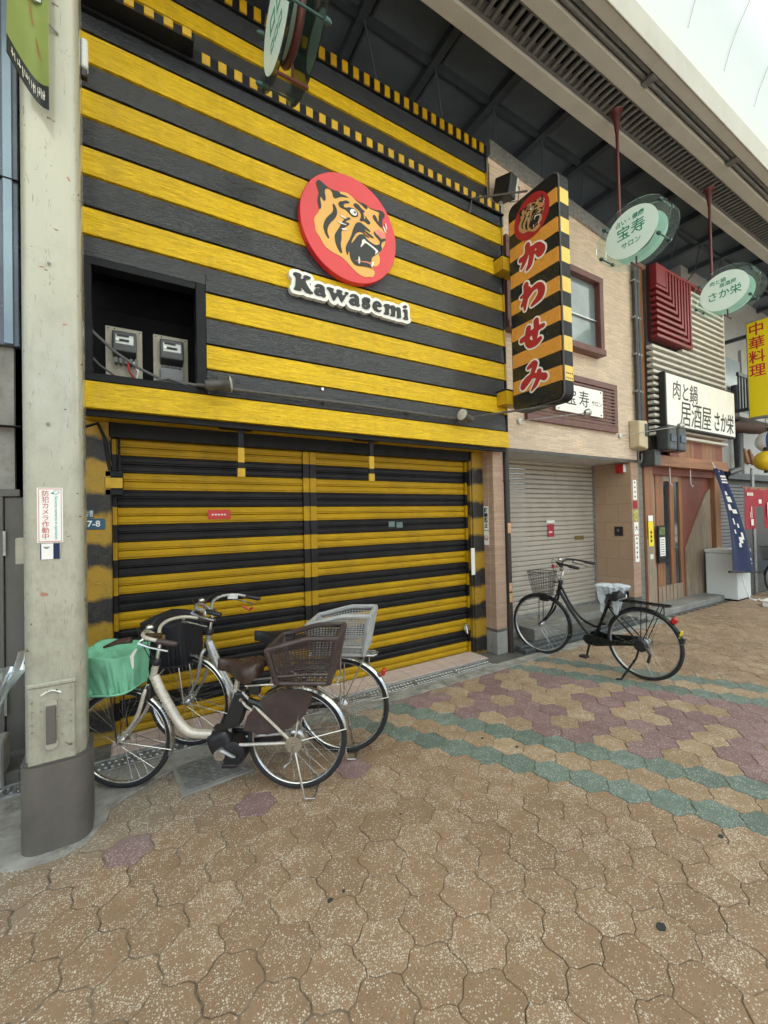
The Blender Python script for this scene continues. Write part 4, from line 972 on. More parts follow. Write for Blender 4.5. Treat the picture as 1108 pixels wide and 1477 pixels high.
mb=MB(); mb.bx(6.30,6.55,4.352,4.362,1.22,1.29); mb.build('lock_plate',M('brass_lock',(.25,.19,.09),.35,.6),ss,bevel=.003)
t=sticker('round_sticker','small red and white sticker stuck on the cream salon shutter',5.62,5.78,1.30,1.50,4.354,M_redcloth); b=MB(); b.bx(5.60,5.80,4.3505,4.354,1.52,1.56); b.build('sheet',M_whcloth,t); marks(t,M_whcloth,[(5.65+.03*k,4.3505,1.36,.02,.03) for k in range(3)])
sticker('torn_scrap','torn reddish scrap low on the cream salon shutter',5.70,5.77,.80,.86,4.354,M_redcloth,'scrap')
mb=MB(); mb.bx(3.93,7.05,3.97,4.9,.0,.12); mb.build('step_platform',M_block,sal,bevel=.006); mb=MB(); mb.bx(4.47,5.12,3.70,3.968,.0,.165); mb.build('step_block',M_block,sal,bevel=.006)
mb=MB(); mb.bx(3.98,6.7,3.43,3.50,.0,.05); mb.bx(3.98,6.7,3.505,3.58,.0,.075); mb.bx(4.02,6.7,3.585,3.62,0,.06); mb.build('threshold_ramp',M('dark_rubber_ramp',(.055,.062,.065),.5,var=.2,vs=8),sal,bevel=.006)
# window with its brown frame, louvred vent with the white name plate
w=MB()
for a in ((4.02,6.07,3.60,3.74,5.06,5.15),(4.02,6.07,3.58,3.74,3.98,4.07),(5.98,6.07,3.602,3.738,4.07,5.06),(4.02,4.11,3.602,3.738,4.07,5.06)): w.bx(*a)
wf=w.build('window',M_brownfr,sal,bevel=.004); b=MB(); b.bx(4.11,5.98,3.69,3.70,4.07,5.06); b.build('pane',M('sky_lit_glass',(.20,.25,.27),.08,var=.3,vs=1.2,spec=.9,rv=.02),wf); b=MB(); b.bx(4.11,5.98,3.66,3.689,4.5,4.52); b.bx(5.0,5.04,3.65,3.689,4.07,5.06); b.build('sash',M_alu,wf)
v=MB()
for a in ((4.41,6.48,3.67,3.719,3.54,3.63),(4.41,6.48,3.67,3.719,2.89,2.98),(6.39,6.48,3.671,3.719,2.98,3.54),(4.41,4.50,3.671,3.719,2.98,3.54)): v.bx(*a)
vf=v.build('vent',M_brownfr,sal,bevel=.004)
sl=None
for k in range(11):
    z=2.985+k*.051
    if sl is None: b=MB(); b.hexa([(4.5,3.675,0),(6.39,3.675,0),(6.39,3.715,.012),(4.5,3.715,.012),(4.5,3.675,.03),(6.39,3.675,.03),(6.39,3.715,.042),(4.5,3.715,.042)]); sl=b.build('louvre',M_brownfr,vf); l0=sl.location.copy(); sl.location=l0+Vector((0,0,z))
    else: like(sl,vf,l0+Vector((0,0,z)))
npl=thing('name_plate','white name plate of the salon bolted over its brown louvre','sign',(5.5,3.65,3.06))
mb=MB(); mb.bx(4.95,6.035,3.64,3.655,3.07,3.465); mb.build('plate',M_white,npl,bevel=.003); text('宝寿',.25,M_ink,npl,(5.43,3.6395,3.27),space=1.35); text('サロン',.085,M_ink,npl,(5.88,3.6395,3.25))
b=MB()
for X in (5.0,5.98):
    for Z in (3.10,3.435): b.cyl((X,3.64,Z),(X,3.632,Z),.010,8)
b.build('bolt',M_ink,npl)
ic=thing('intercom','small black intercom on the tan side wall of the salon','intercom',(6.86,3.9,1.2)); mb=MB(); mb.bx(6.84,6.864,3.86,4.00,1.28,1.43); mb.build('case',M_blackpl,ic,bevel=.006); mb=MB(); mb.cyl((6.84,3.93,1.37),(6.836,3.93,1.37),.02,10); mb.build('button',M_metergrey,ic)
rbx=thing('alarm_box','red alarm box high on the tan side wall under the soffit','alarm',(6.86,3.9,2.3)); mb=MB(); mb.bx(6.80,6.864,3.80,3.93,2.30,2.44); mb.build('case',M_red,rbx,bevel=.006); mb=MB(); mb.bx(6.80,6.864,3.79,3.799,2.31,2.43); mb.build('front_plate',M_pale,rbx)
def vstick(name,label,x0,x1,z0,z1,m,txt=None,size=.05,ink=M_ink,yy=3.712):
    t=thing(name,label,'sticker',((x0+x1)/2,yy,z0),group='stickers on the salon pilaster'); b=MB(); b.bx(x0,x1,yy-.003,yy,z0,z1); b.build('sheet',m,t)
    if txt=='*':
        for k in range(int((z1-z0)/.075)): marks(t,ink,[((x0+x1)/2-.028,yy-.0036,z1-.05-.075*k,.05,.012),((x0+x1)/2-.008,yy-.0036,z1-.065-.075*k,.014,.05)])
    elif txt: text(txt,size,ink,t,((x0+x1)/2,yy-.0035,(z0+z1)/2),line=1.0,bold=.001)
    return t
vstick('pilaster_sticker','uppermost white sticker with vertical characters on the salon pilaster',6.91,7.01,1.86,2.18,M_white,'*')
vstick('pilaster_sticker','dark red square sticker on the salon pilaster',6.89,7.02,1.72,1.84,M_redcloth)
vstick('pilaster_sticker','yellow and green picture sticker on the salon pilaster',6.90,7.03,1.52,1.70,M('sticker_yellowgreen',(.42,.42,.10),.5,var=.5,vs=25))
vstick('pilaster_sticker','white sticker bearing the big character on the salon pilaster',6.91,7.03,1.30,1.50,M_white,'大',.09)
vstick('pilaster_sticker','lowest long white sticker with column of text on the salon pilaster',6.92,7.03,.86,1.28,M_white,'*')
mt=thing('electric_meter','beige electric meter cabinet at the corner of the tan wall','meter',(7.07,3.6,2.65))
mb=MB(); mb.hexa([(6.85,3.55,2.70),(7.10,3.55,2.66),(7.12,3.72,2.64),(6.85,3.72,2.68),(6.85,3.55,3.10),(7.10,3.55,3.12),(7.12,3.72,3.14),(6.85,3.72,3.13)]); mb.build('cabinet',M_beigebox,mt,bevel=.03,seg=3); mb=MB(); mb.bx(7.0,7.085,3.54,3.56,2.86,3.06); mb.build('window',M_tangr,mt,bevel=.004); mb=MB(); mb.tube([(6.92,3.62,2.66),(6.92,3.62,2.50),(6.97,3.62,2.44),(7.02,3.62,2.50),(7.02,3.62,2.60)],.012,6); mb.build('cable_loop',M_cable,mt,smooth=50)
pi=thing('conduit_pipes','pair of dark grey conduit pipes running up the salon corner','pipe',(7.05,3.6,3))
for X,r in ((7.04,.035),(7.13,.028)): b=MB(); b.cyl((X,3.66,3.1),(X,3.66,5.9),r,10); b.build('pipe',M_tangr,pi,smooth=40)
b=MB()
for z in (3.6,4.2,4.8,5.4): b.bx(6.99,7.18,3.64,3.70,z,z+.03)
b.build('pipe_clip',M_galv,pi)
def bulb(c,arm,label):
    t=thing('sign_lamp',label,'lamp',c,group='little sign lamps'); c=Vector(c); a=Vector(arm)
    b=MB(); b.lathe([(.0,-.005),(.035,0),(.04,.015),(.02,.03)],a,(0,-1,0),14); b.build('wall_rose',M_pale,t,smooth=40)
    b=MB(); b.tube([a+Vector((0,-.03,0)),c],.006,6); b.build('lamp_arm',M_galv,t)
    b=MB(); b.ell(c,(.042,.055,.042),14,8); b.build('bulb',M_lamp,t,smooth=60)
    d=(c-a).normalized(); b=MB(); b.lathe([(.025,-.045),(.042,-.038),(.052,.015)],c,d,14,cap=False); b.build('lamp_shade',M_alu,t,smooth=40)
bulb((5.05,3.25,2.95),(4.30,3.71,2.86),'little lamp on a rod under the brown louvre, left of the name plate'); bulb((7.42,3.22,3.0),(6.58,3.71,2.86),'little lamp on a rod beside the beige meter cabinet')
# ================================================================= WOODEN TAVERN
tav=thing('tavern_building','wooden tavern front with slatted upper storey and plank door','building',(8.6,4,0))
mb=MB(); mb.bx(7.07,10.1,4.05,6,.0,2.4); mb.bx(7.07,10.1,3.76,6,2.4,5.6); mb.build('wall',M_dark,tav)
mb=MB(); mb.bx(7.085,7.24,3.735,4.0,.1,2.5); mb.build('block_column',M_greytile,tav)
mb=MB(); mb.bx(7.25,7.50,3.70,3.90,.10,5.82); mb.build('post',M_wood,tav,bevel=.008)
mb=MB(); mb.bx(7.255,7.495,3.695,3.6999,.10,1.2); mb.build('post_foot',M_woodold,tav)
mb=MB(); mb.bx(9.86,10.09,3.72,3.92,.08,2.45); mb.build('post',M_wood,tav,bevel=.008)
mb=MB(); mb.bx(6.5,9.7,3.46,4.2,-.01,.09); mb.build('door_step',M_conc,tav,bevel=.01)
# white slats and the red fret over them
mb=MB(); mb.bx(7.36,10.05,3.66,3.75,2.70,5.70); mb.build('slat_backing',M('lattice_backing',(.05,.047,.04),.7),tav)
sl=None
for k in range(27):
    z=2.92+k*.103
    if sl is None: b=MB(); b.bx(7.33,10.06,3.555,3.655,0,.045); sl=b.build('slat',M_whslat,tav,bevel=.003); l0=sl.location.copy(); sl.location=l0+Vector((0,0,z)); s2=None
    elif z<4.42: like(sl,tav,l0+Vector((rnd.uniform(-.01,.01),0,z)))
    elif s2 is None: b=MB(); b.bx(8.33,10.06,3.555,3.655,z,z+.045); s2=b.build('slat',M_whslat,tav,bevel=.003); z2=z; l2=s2.location.copy()
    else: like(s2,tav,l2+Vector((rnd.uniform(-.01,.01),0,z-z2)))
b=MB(); b.bx(10.06,10.10,3.57,3.66,3.98,5.6); b.build('end_batten',M_whslat,tav)
FX0,FZ1=7.39,5.735
b=MB(); b.bx(FX0,FX0+.30,3.49,3.60,FZ1-.34,FZ1); b.build('red_corner_block',M_redslat,tav,bevel=.004)
b=MB(); b.bx(FX0+.302,10.02,3.50,3.60,FZ1-.05,FZ1); b.build('red_top_rail',M_redslat,tav,bevel=.003)
for k in range(9):
    xk=FX0+.34+k*.101; zk=FZ1-.40-k*.101; b=MB()
    b.bx(FX0,xk+.05,3.50,3.60,zk,zk+.05); b.bx(xk,xk+.05,3.501,3.599,zk+.05,FZ1-.052); b.build('red_slat',M_redslat,tav,bevel=.003)
b=MB(); b.bx(FX0,8.32,3.605,3.65,4.50,5.73); b.build('red_backing',M('fret_backing',(.05,.008,.01),.6),tav)
# beam, plank apron, door
mb=MB(); mb.bx(7.30,10.08,3.57,3.73,2.42,2.60); mb.build('beam',M_woodH,tav,bevel=.006)
for k in range(7):
    x0=8.0+k*.295; b=MB(); b.bx(x0,x0+.288,3.655,3.70,2.605,3.1); b.build('plank',M_wood if k%3 else M_redwood,tav,bevel=.003)
mb=MB(); mb.bx(7.18,7.36,3.50,3.72,2.40,2.66); mb.build('beam_bracket',M_tangr,tav,bevel=.006)
dr=MB()
for a in ((7.78,8.04,.09,2.38),(8.26,8.40,.09,2.38),(8.60,8.70,.09,2.38)): dr.bx(a[0],a[1],3.80,3.86,a[2],a[3])
door=dr.build('door',M_wood,tav,bevel=.004)
for x0,x1 in ((8.045,8.255),(8.405,8.595)):
    b=MB(); b.bx(x0,x1,3.802,3.858,.09,.36); b.build('door_rail',M_woodold,door,bevel=.003); b=MB(); b.bx(x0,x1,3.803,3.857,2.20,2.38); b.build('door_rail',M_woodold,door,bevel=.003)
    b=MB(); b.bx(x0,x1,3.825,3.835,.36,2.20); b.build('pane',M_glassdk,door)
for x0 in (7.78,7.90,8.05,8.16,8.28,8.42,8.52): b=MB(); b.bx(x0,x0+.10,3.793,3.7995,.09,.36); b.build('door_board',M_woodold,door,bevel=.002)
b=MB(); b.bx(7.52,7.775,3.815,3.86,.09,2.38); b.build('side_panel',M_woodold,tav); b=MB(); b.bx(7.60,7.68,3.80,3.814,.09,1.0); b.build('dark_gap',M_redwood,tav)
# slanted wall: russet above, pale boards below a diagonal edge
A0=Vector((8.71,3.80,0)); A1=Vector((9.85,3.84,0))
b=MB(); b.bx(8.71,9.85,3.83,3.90,.08,2.42); b.build('russet_wall',M_redwood,tav)
for k in range(5):
    x0=8.80+k*.212; t0=max(0,min(1,(x0-8.80)/.95)); t1=min(1,(x0+.205-8.80)/.95)
    b=MB(); b.prism([(x0,.08),(x0+.205,.08),(x0+.205,.95+1.15*t1),(x0,.95+1.15*t0)],lambda u,v,d:(u,d,v),3.80,3.828); b.build('pale_board',M_woodold,tav,bevel=.002)
b=MB(); b.bx(7.50,9.86,3.74,4.05,2.30,2.42); b.build('door_head',M_redwood,tav)
for X in (7.98,8.72): b=MB(); b.tube([(X,3.66,2.42),(X,3.66,2.16),(X+.03,3.64,2.10),(X+.06,3.64,2.13)],.010,6); b.build('cloth_hook',M_alu,tav,smooth=50)
tsg=thing('tavern_sign','wide white signboard with two lines of black brush characters','sign',(8.8,3.5,3.1))
mb=MB(); mb.bx(7.47,10.12,3.455,3.55,3.05,3.955); mb.build('sign_case',M_ink,tsg,bevel=.006); mb=MB(); mb.bx(7.50,10.09,3.447,3.4545,3.08,3.925); mb.build('sign_face',M_white,tsg)
text('肉と鍋',.34,M_ink,tsg,(8.12,3.4465,3.66),bold=.001,shear=.12,xs=.92,space=.9); text('居酒屋',.47,M_ink,tsg,(8.49,3.4465,3.28),bold=0,shear=.12,xs=.85,space=.92); text('さか栄',.40,M_ink,tsg,(9.58,3.4465,3.27),bold=.004,shear=.12,xs=.75,space=.9)
for k,X in enumerate((7.34,7.66)):
    t=thing('power_meter',('dark round-shouldered power meter left of its twin under the tavern sign','dark power meter nearer the tavern sign edge than its twin')[k],'meter',(X+.12,3.5,2.62),group='dark power meters under the tavern sign')
    b=MB(); b.bx(X,X+.27,3.36,3.56,2.64,3.04); b.build('case',M_tangr,t,bevel=.045,seg=3); b=MB(); b.bx(X+.05,X+.22,3.345,3.362,2.78,2.90); b.build('window',M_glassdk,t,bevel=.004)
ys=thing('yellow_poster','narrow yellow poster taped on the cedar post','poster',(7.4,3.69,1.2)); mb=MB(); mb.bx(7.29,7.44,3.685,3.692,1.09,1.50); mb.build('sheet',M_yellowsign,ys); marks(ys,M_ink,[(7.34,3.6848,1.16+.07*k,.05,.045) for k in range(3)]); mb=MB(); mb.bx(7.295,7.435,3.6853,3.692,1.505,1.60); mb.build('upper_sheet',M_white,ys)
pn=thing('paper_note','small white paper note below the yellow poster on the cedar post','notice',(7.4,3.69,.9)); mb=MB(); mb.bx(7.32,7.42,3.686,3.692,.88,.96); mb.build('sheet',M_whcloth,pn)
mn=thing('menu_board','black menu board with clipped white sheet beside the tavern door','menu board',(7.85,3.72,.8)); mb=MB(); mb.bx(7.70,7.93,3.735,3.76,.78,1.42); mb.build('board',M_blackpl,mn,bevel=.004); mb=MB(); mb.bx(7.73,7.90,3.728,3.734,.90,1.22); mb.build('sheet',M_white,mn); mb=MB(); mb.bx(7.72,7.90,3.728,3.734,1.26,1.39); mb.build('photo',M('menu_photo',(.12,.17,.06),.5,var=.6,vs=20),mn); marks(mn,M_ink,[(7.75,3.7278,.93+.04*k,.12,.010) for k in range(7)])
fz=thing('chest_freezer','white chest freezer standing at the tavern corner','freezer',(9.6,3.45,0))
mb=MB(); mb.bx(9.40,9.98,3.25,3.74,.03,.86); mb.build('cabinet',M_fztop,fz,bevel=.012,seg=2); mb=MB(); mb.bx(9.385,9.99,3.235,3.75,.866,.93); mb.build('lid',M_fztop,fz,bevel=.012,seg=2); mb=MB(); mb.bx(9.42,9.96,3.27,3.73,.0,.03); mb.build('plinth',M_dark,fz)
pw=thing('freezer_cord','tangled pale power cord on the ground by the freezer','cord',(9.7,3.1,0)); mb=MB(); mb.tube([(9.42,3.20,.55),(9.45,3.17,.3),(9.52,3.13,.08),(9.62,3.08,.015),(9.72,3.12,.02),(9.8,3.05,.02),(9.70,3.02,.015),(9.86,3.1,.02)],.012,6); mb.build('cord',M_white,pw,smooth=50)
ban=thing('navy_banner','navy cloth banner with white brush writing slung from the beam to a pole','banner',(9.3,3.2,.5))
def banf(a,b):
    t0=Vector((9.12,3.46,2.43)); t1=Vector((9.32,3.44,2.40)); b0=Vector((8.80,3.13,.62)); b1=Vector((9.80,3.10,.53))
    e=b**.75; L=t0.lerp(b0,b); Rr=t1.lerp(b1,b); P=L.lerp(Rr,a)
    return P+Vector((0,-.05*math.sin(a*9+b*2)*(1-.55*b)-.06*math.sin(b*3.1),0))
mb=MB(); mb.grid(banf,26,30); mb.build('cloth',M_navy,ban,smooth=60,solid=.004)
def on_ban(a,b,w,h):
    return [banf(a-w,b-h)+Vector((0,-.012,0)),banf(a+w,b-h)+Vector((0,-.012,0)),banf(a+w,b+h)+Vector((0,-.012,0)),banf(a-w,b+h)+Vector((0,-.012,0))]
b=MB()
for a,bb,w,h in ((.62,.07,.22,.010),(.62,.10,.2,.008),(.6,.13,.2,.008),(.55,.24,.07,.02),(.6,.30,.06,.028),(.52,.38,.05,.03),(.62,.42,.06,.02),(.50,.52,.018,.03),(.58,.56,.02,.02),(.45,.62,.02,.02),(.62,.66,.03,.035),(.55,.70,.045,.03),(.50,.75,.03,.02),(.82,.55,.02,.04),(.86,.66,.016,.05),(.88,.74,.016,.03),(.80,.88,.05,.012),(.80,.92,.035,.006)):
    q=on_ban(a,bb,w,h); b.quad(*q)
tag(b.build('white_writing',M_whcloth,ban),kind='stuff')
b=MB(); b.cyl((8.72,3.13,.61),(9.86,3.10,.52),.018,8); b.build('bottom_pole',M_ink,ban); b=MB(); b.tube([(9.20,3.5,2.55),(9.22,3.46,2.42),(9.28,3.42,2.36)],.010,6); b.build('hanging_cord',M_whcloth,ban)
# ================================================================= FAR BUILDINGS
fb=thing('tiled_building','white tiled building with a balcony beyond the tavern','building',(13,4.6,0))
mb=MB(); mb.bx(10.12,17,4.3,7,2.55,8); mb.bx(12.9,17,4.25,4.299,2.55,3.85); mb.build('wall',M_fartile,fb); mb=MB(); mb.bx(10.11,17,4.45,7,0,2.55); mb.build('ground_storey',M_tangr,fb)
mb=MB(); mb.bx(11.9,17,4.22,4.32,2.40,2.55); mb.build('eave',M_tangr,fb)
sl=None
for k in range(26):
    if sl is None: b=MB(); b.bx(11.4,13.3,4.42,4.449,0,.075); sl=b.build('shutter_slat',M_metergrey,fb,bevel=.012); l0=sl.location.copy(); sl.location=l0+Vector((0,0,.1+k*.085))
    else: like(sl,fb,l0+Vector((0,0,.1+k*.085)))
mb=MB(); mb.bx(12.05,12.9,4.27,4.299,4.0,5.3); mb.build('balcony_window',M('balcony_glass',(.35,.42,.46),.1,var=.2,vs=1),fb); mb=MB(); mb.bx(12.92,16,4.24,4.299,3.9,5.6); mb.build('balcony_wall',M_wall2,fb)
mb=MB(); mb.bx(11.85,16,3.95,4.0,4.72,4.80); mb.bx(11.85,16,3.95,4.0,3.88,3.95); mb.build('balcony_rail',M_tangr,fb)
bb_=None
for k in range(26):
    if bb_ is None: b=MB(); b.bx(-.016,.016,3.96,3.99,3.95,4.72); bb_=b.build('baluster',M_tangr,fb); l0=bb_.location.copy(); bb_.location=l0+Vector((11.9+k*.16,0,0))
    else: like(bb_,fb,l0+Vector((11.9+k*.16,0,0)))
mb=MB(); mb.bx(11.8,16,3.94,4.3,3.78,3.88); mb.build('balcony_slab',M_wall2,fb)
du=thing('drain_duct','thick dark grey drainpipe bending along the tiled wall','pipe',(12.3,4.2,3)); mb=MB(); mb.tube([(12.25,4.16,4.6),(12.28,4.15,3.3),(12.3,4.15,2.62),(11.6,4.15,2.5)],.09,8); mb.build('pipe',M_tangr,du,smooth=50); mb=MB(); mb.tube([(11.7,4.2,3.62),(12.4,4.0,3.58),(13.0,3.8,3.55),(13.8,3.7,3.75)],[.10,.14,.11,.07],8); mb.build('driftwood_beam',M('driftwood',(.07,.04,.03),.8,bump=.4,bs=12),du,smooth=50)
hd=thing('wooden_hands','pair of pale wooden ornaments fixed to the tiled wall','ornament',(12.9,4.2,2.9)); mb=MB()
for X in (12.75,13.05): mb.tube([(X,4.2,3.15),(X+.02,4.18,2.95),(X+.06,4.16,2.80)],[.03,.06,.05],6); mb.tube([(X+.16,4.2,3.05),(X+.14,4.18,2.90),(X+.08,4.16,2.78)],[.025,.04,.04],6)
mb.build('carving',M_wood,hd,smooth=50)
def lantern(c,r,cols,label):
    t=thing('paper_lantern',label,'lantern',c,group='round lanterns in front of the tiled wall')
    b=MB(); prof=[]
    n=14
    for k in range(n+1):
        a=math.pi*k/n; prof.append((max(.03,r*math.sin(a)*(1+.02*(k%2))),-r*.92*math.cos(a)))
    seg=20; c=Vector(c); base=0
    for q,h in prof:
        for k in range(seg): a=2*math.pi*k/seg; b.v.append((c.x+q*math.cos(a),c.y+q*math.sin(a),c.z+h))
    for i in range(n):
        for k in range(seg):
            b.f.append((i*seg+k,i*seg+(k+1)%seg,(i+1)*seg+(k+1)%seg,(i+1)*seg+k)); b.m.append(((k//5)%2) if len(cols)>1 else 0)
    b.build('lantern_body',cols,t,smooth=60); b=MB(); b.cyl(c+Vector((0,0,r*.9)),c+Vector((0,0,r*.9+.08)),.05,10); b.cyl(c-Vector((0,0,r*.9)),c-Vector((0,0,r*.9+.05)),.05,10); b.build('lantern_cap',M_ink,t)
    b=MB(); b.cyl(c+Vector((0,0,r*.9+.08)),c+Vector((0,0,1.2)),.005,4); b.build('lantern_string',M_ink,t)
lantern((11.35,3.3,3.06),.24,[M('lantern_blue',(.03,.09,.32),.5),M_white2],'blue and white ball lantern hanging above the yellow one'); lantern((11.2,3.32,2.66),.22,[M('lantern_yellow',(.80,.52,.02),.5)],'yellow ball lantern hanging below the blue and white one')
nr=thing('red_curtain','red split shop curtain with pale printing beneath the tiled wall','curtain',(10.6,3.3,1.3))
def norf(x0,x1,z0):
    def f(a,b): return (x0+(x1-x0)*a,3.30+.02*math.sin(a*9+b*3)*b,2.07-(2.07-z0)*b)
    return f
for x0,x1,z0 in ((9.99,10.42,1.29),(10.44,10.90,1.72),(10.92,11.4,1.28)): b=MB(); b.grid(norf(x0,x1,z0),8,8); b.build('curtain_panel',M_redcloth,nr,smooth=60,solid=.004)
b=MB(); b.bx(9.99,11.4,3.296,3.304,2.05,2.08); b.cyl((9.9,3.31,2.09),(11.5,3.31,2.09),.014,8); b.build('curtain_rod',M_wood,nr)
marks(nr,M_whcloth,[(10.05+.06*k,3.285,1.93,.045,.06) for k in range(5)]+[(10.17,3.275,1.36,.12,.12),(10.2,3.275,1.5,.03,.22),(10.14,3.275,1.50,.02,.12),(10.6,3.285,1.78,.14,.08),(10.98,3.27,1.5,.10,.3)])
wp_=thing('curtain_pole','pale upright pole behind the red curtain','pole',(10.75,3.42,0)); mb=MB(); mb.cyl((10.75,3.42,0),(10.75,3.42,2.5),.03,8); mb.build('pole',M_galv,wp_)
ysn=thing('restaurant_sign','big yellow blade sign with red characters beyond the tavern','sign',(10.9,2.9,3.5))
b=MB(); b.bx(10.80,11.0,2.05,3.46,3.50,5.47); b.build('sign_box',M_galv,ysn,bevel=.01); b=MB(); b.bx(10.792,10.799,2.07,3.44,3.53,5.44); b.build('sign_face',M_yellowsign,ysn)
text('中\n華\n料\n理',.27,M_redink,ysn,(10.7915,3.29,4.85),SX,bold=.003,line=1.03); text('山\n三\n口',.62,M_redink,ysn,(10.7915,2.83,4.45),SX,bold=.012,line=.9)
b=MB(); b.bx(10.86,10.94,3.46,4.3,5.2,5.26); b.bx(10.86,10.94,3.46,4.3,3.7,3.76); b.build('sign_arm',M_tangr,ysn)
wbx=thing('polystyrene_box','low white box on the paving near the freezer','box',(9.5,2.75,0)); b=MB(); b.bx(9.22,9.65,2.60,2.86,.0,.09); b.build('tray',M_white,wbx,bevel=.01); b=MB(); b.bx(9.20,9.67,2.58,2.88,.092,.115); b.build('lid',M_white,wbx,bevel=.008)
# ================================================================= LEFT SIDE
lw=thing('neighbour_building','dark neighbouring building with blue-grey cladding behind the cream pole','building',(-1.6,4,0))
mb=MB(); mb.bx(-4,-.70,3.90,7,0,2.96); mb.build('wall',M_conc,lw); mb=MB(); mb.bx(-4,-.66,3.93,7,2.96,7); mb.build('upper_wall',M_bluewall,lw)
b=MB(); b.bx(-.80,-.66,3.86,3.93,2.92,7); b.bx(-.93,-.86,3.84,3.93,2.92,7); b.build('cladding_rib',M_bluewall,lw,bevel=.006); b=MB(); b.bx(-.745,-.69,3.845,3.87,2.93,7); b.build('cladding_strip',M('pale_blue_strip',(.22,.30,.38),.2,.3,var=.1,vs=2),lw,bevel=.004)
for z in (2.35,4.1,5.4): b=MB(); b.bx(-.93,-.655,3.838,3.93,z,z+.006); b.build('panel_joint',M_dark,lw); b=MB(); b.bx(-.70,-.62,3.95,4.2,0,7); b.build('dark_gap',M_dark,lw)
b=MB(); b.bx(-.80,-.665,3.85,3.90,1.86,1.91); b.bx(-.80,-.755,3.85,3.90,0,1.86); b.build('door_frame',M_greydoor,lw,bevel=.004); b=MB(); b.bx(-.752,-.50,3.87,3.90,.03,1.855); b.build('door',M_greydoor,lw,bevel=.003); 
for z in (.35,1.45): b=MB(); b.bx(-.757,-.742,3.845,3.868,z,z+.17); b.build('hinge',M_galv,lw)
b=MB(); b.bx(-4,-.62,3.55,3.9,0,.09); b.build('door_step',M_dkconc,lw,bevel=.01); b=MB(); b.bx(-.82,-.70,3.52,3.70,.0,.30); b.build('concrete_stub',M_conc,lw,bevel=.01)
bg_=thing('plastic_bundle','bundle wrapped in clear plastic leaning behind the pole sleeve','bundle',(-.72,3.1,.3))
def bun(a,b):
    an=2*math.pi*a; r=(.05+.085*b)*(1+.12*math.sin(5*an+9*b)+.10*math.sin(11*an)+.06*math.sin(23*an+4*b)); top=.10*max(0,math.sin(3*an+1))*b
    return (-.80+.13*b+r*math.cos(an),3.16+.02*b+r*.6*math.sin(an),.36+.47*b+top)
b=MB(); b.grid(bun,60,16); b.build('plastic_wrap',M_clearpl,bg_,fix=True); b=MB(); b.tube([(-.86,3.16,.02),(-.74,3.17,.55),(-.66,3.18,.78)],.018,7); b.tube([(-.83,3.18,.02),(-.78,3.19,.72)],.013,6); b.build('wrapped_pole',M_galv,bg_)
# ================================================================= POLE
pol=thing('arcade_pole','cream painted arcade pole with camera sticker, access panel and dark sleeve','pole',(-.345,2.88,0))
def rsec(x0,x1,y0,y1,r,n=6): return [(a,b) for a,b in rrect(x0,x1,y0,y1,r,n)]
b=MB(); b.prism(rsec(-.472,-.215,2.75,3.01,.062),lambda u,v,d:(u,v,d),.40,6.9); b.build('shaft',M_pole,pol,smooth=35)
P0=rsec(-.492,-.193,2.727,3.035,.085,8); b=MB()
b.prism(P0,lambda u,v,d:(u,v,d),0,.44); b.build('sleeve',M_sleeve,pol,smooth=35,bevel=0)
b=MB(); b.prism(rsec(-.484,-.202,2.736,3.026,.08,8),lambda u,v,d:(u,v,d),.441,.452); b.build('sleeve_lip',M_sleeve,pol,smooth=35)
ap=MB(); ap.bx(-.450,-.258,2.728,2.752,.452,.835); apo=ap.build('access_panel',M_pole,pol,bevel=.004); b=MB(); b.bx(-.452,-.250,2.722,2.752,.836,.856); b.build('drip_cap',M_pole,pol,bevel=.004)
b=MB(); b.cyl((-.355,2.727,.745),(-.355,2.712,.745),.026,16); b.cyl((-.355,2.727,.545),(-.355,2.714,.545),.026,16); b.build('handle_boss',M_plate,apo,smooth=40); b=MB(); b.bx(-.375,-.335,2.707,2.7215,.55,.742); b.build('handle_bar',M_sleeve,apo,bevel=.003)
b=MB(); b.tube([(-.395+.08*t,2.7255,.795+.018*math.sin(math.pi*t)) for t in [q/8 for q in range(9)]],.011,6,flat=.3); b.build('arched_label',M_white,apo,smooth=50)
b=MB(); marks(apo,M_ink,[(-.372+.012*k,2.7205,.808,.007,.008) for k in range(4)])
for X,Z in ((-.436,.82),(-.275,.815),(-.433,.765),(-.275,.745),(-.433,.72),(-.275,.70),(-.433,.655),(-.276,.67),(-.433,.62),(-.276,.64),(-.436,.475),(-.27,.49),(-.395,.76),(-.315,.755),(-.398,.715),(-.312,.705)): b.cyl((X,2.7285,Z),(X,2.725,Z),.0045,7)
tag(b.build('rivet',M_galv,apo),kind='stuff')
cs=thing('camera_sticker','white security camera sticker with red vertical characters on the pole','sticker',(-.355,2.745,1.56))
b=MB(); b.bx(-.408,-.302,2.7455,2.749,1.563,1.845); b.build('sheet',M_white2,cs); b=MB()
for a in ((-.402,-.308,1.838,1.841),(-.402,-.308,1.567,1.570),(-.402,-.4,1.57,1.838),(-.31,-.308,1.57,1.838)): b.bx(a[0],a[1],2.7448,2.7454,a[2],a[3])
b.build('red_border',M_redink,cs)
text('防\n犯\nカ\nメ\nラ\n作\n動\n中',.0325,M_redink,cs,(-.374,2.7452,1.7035),bold=0,line=.97,depth=.0006); text('Security cameras in operation',.0185,M_tealink,cs,(-.330,2.7452,1.69),Vector((0,0,-1)),FX,depth=.0006,bold=0)
b=MB(); b.tube([(-.345,2.7448,1.815),(-.338,2.7448,1.83),(-.320,2.7448,1.832),(-.316,2.7448,1.822),(-.33,2.7448,1.812)],.0012,4,closed=True); b.ell((-.344,2.7450,1.817),(.006,.0006,.005),8,6); b.build('camera_icon',M_tealink,cs)
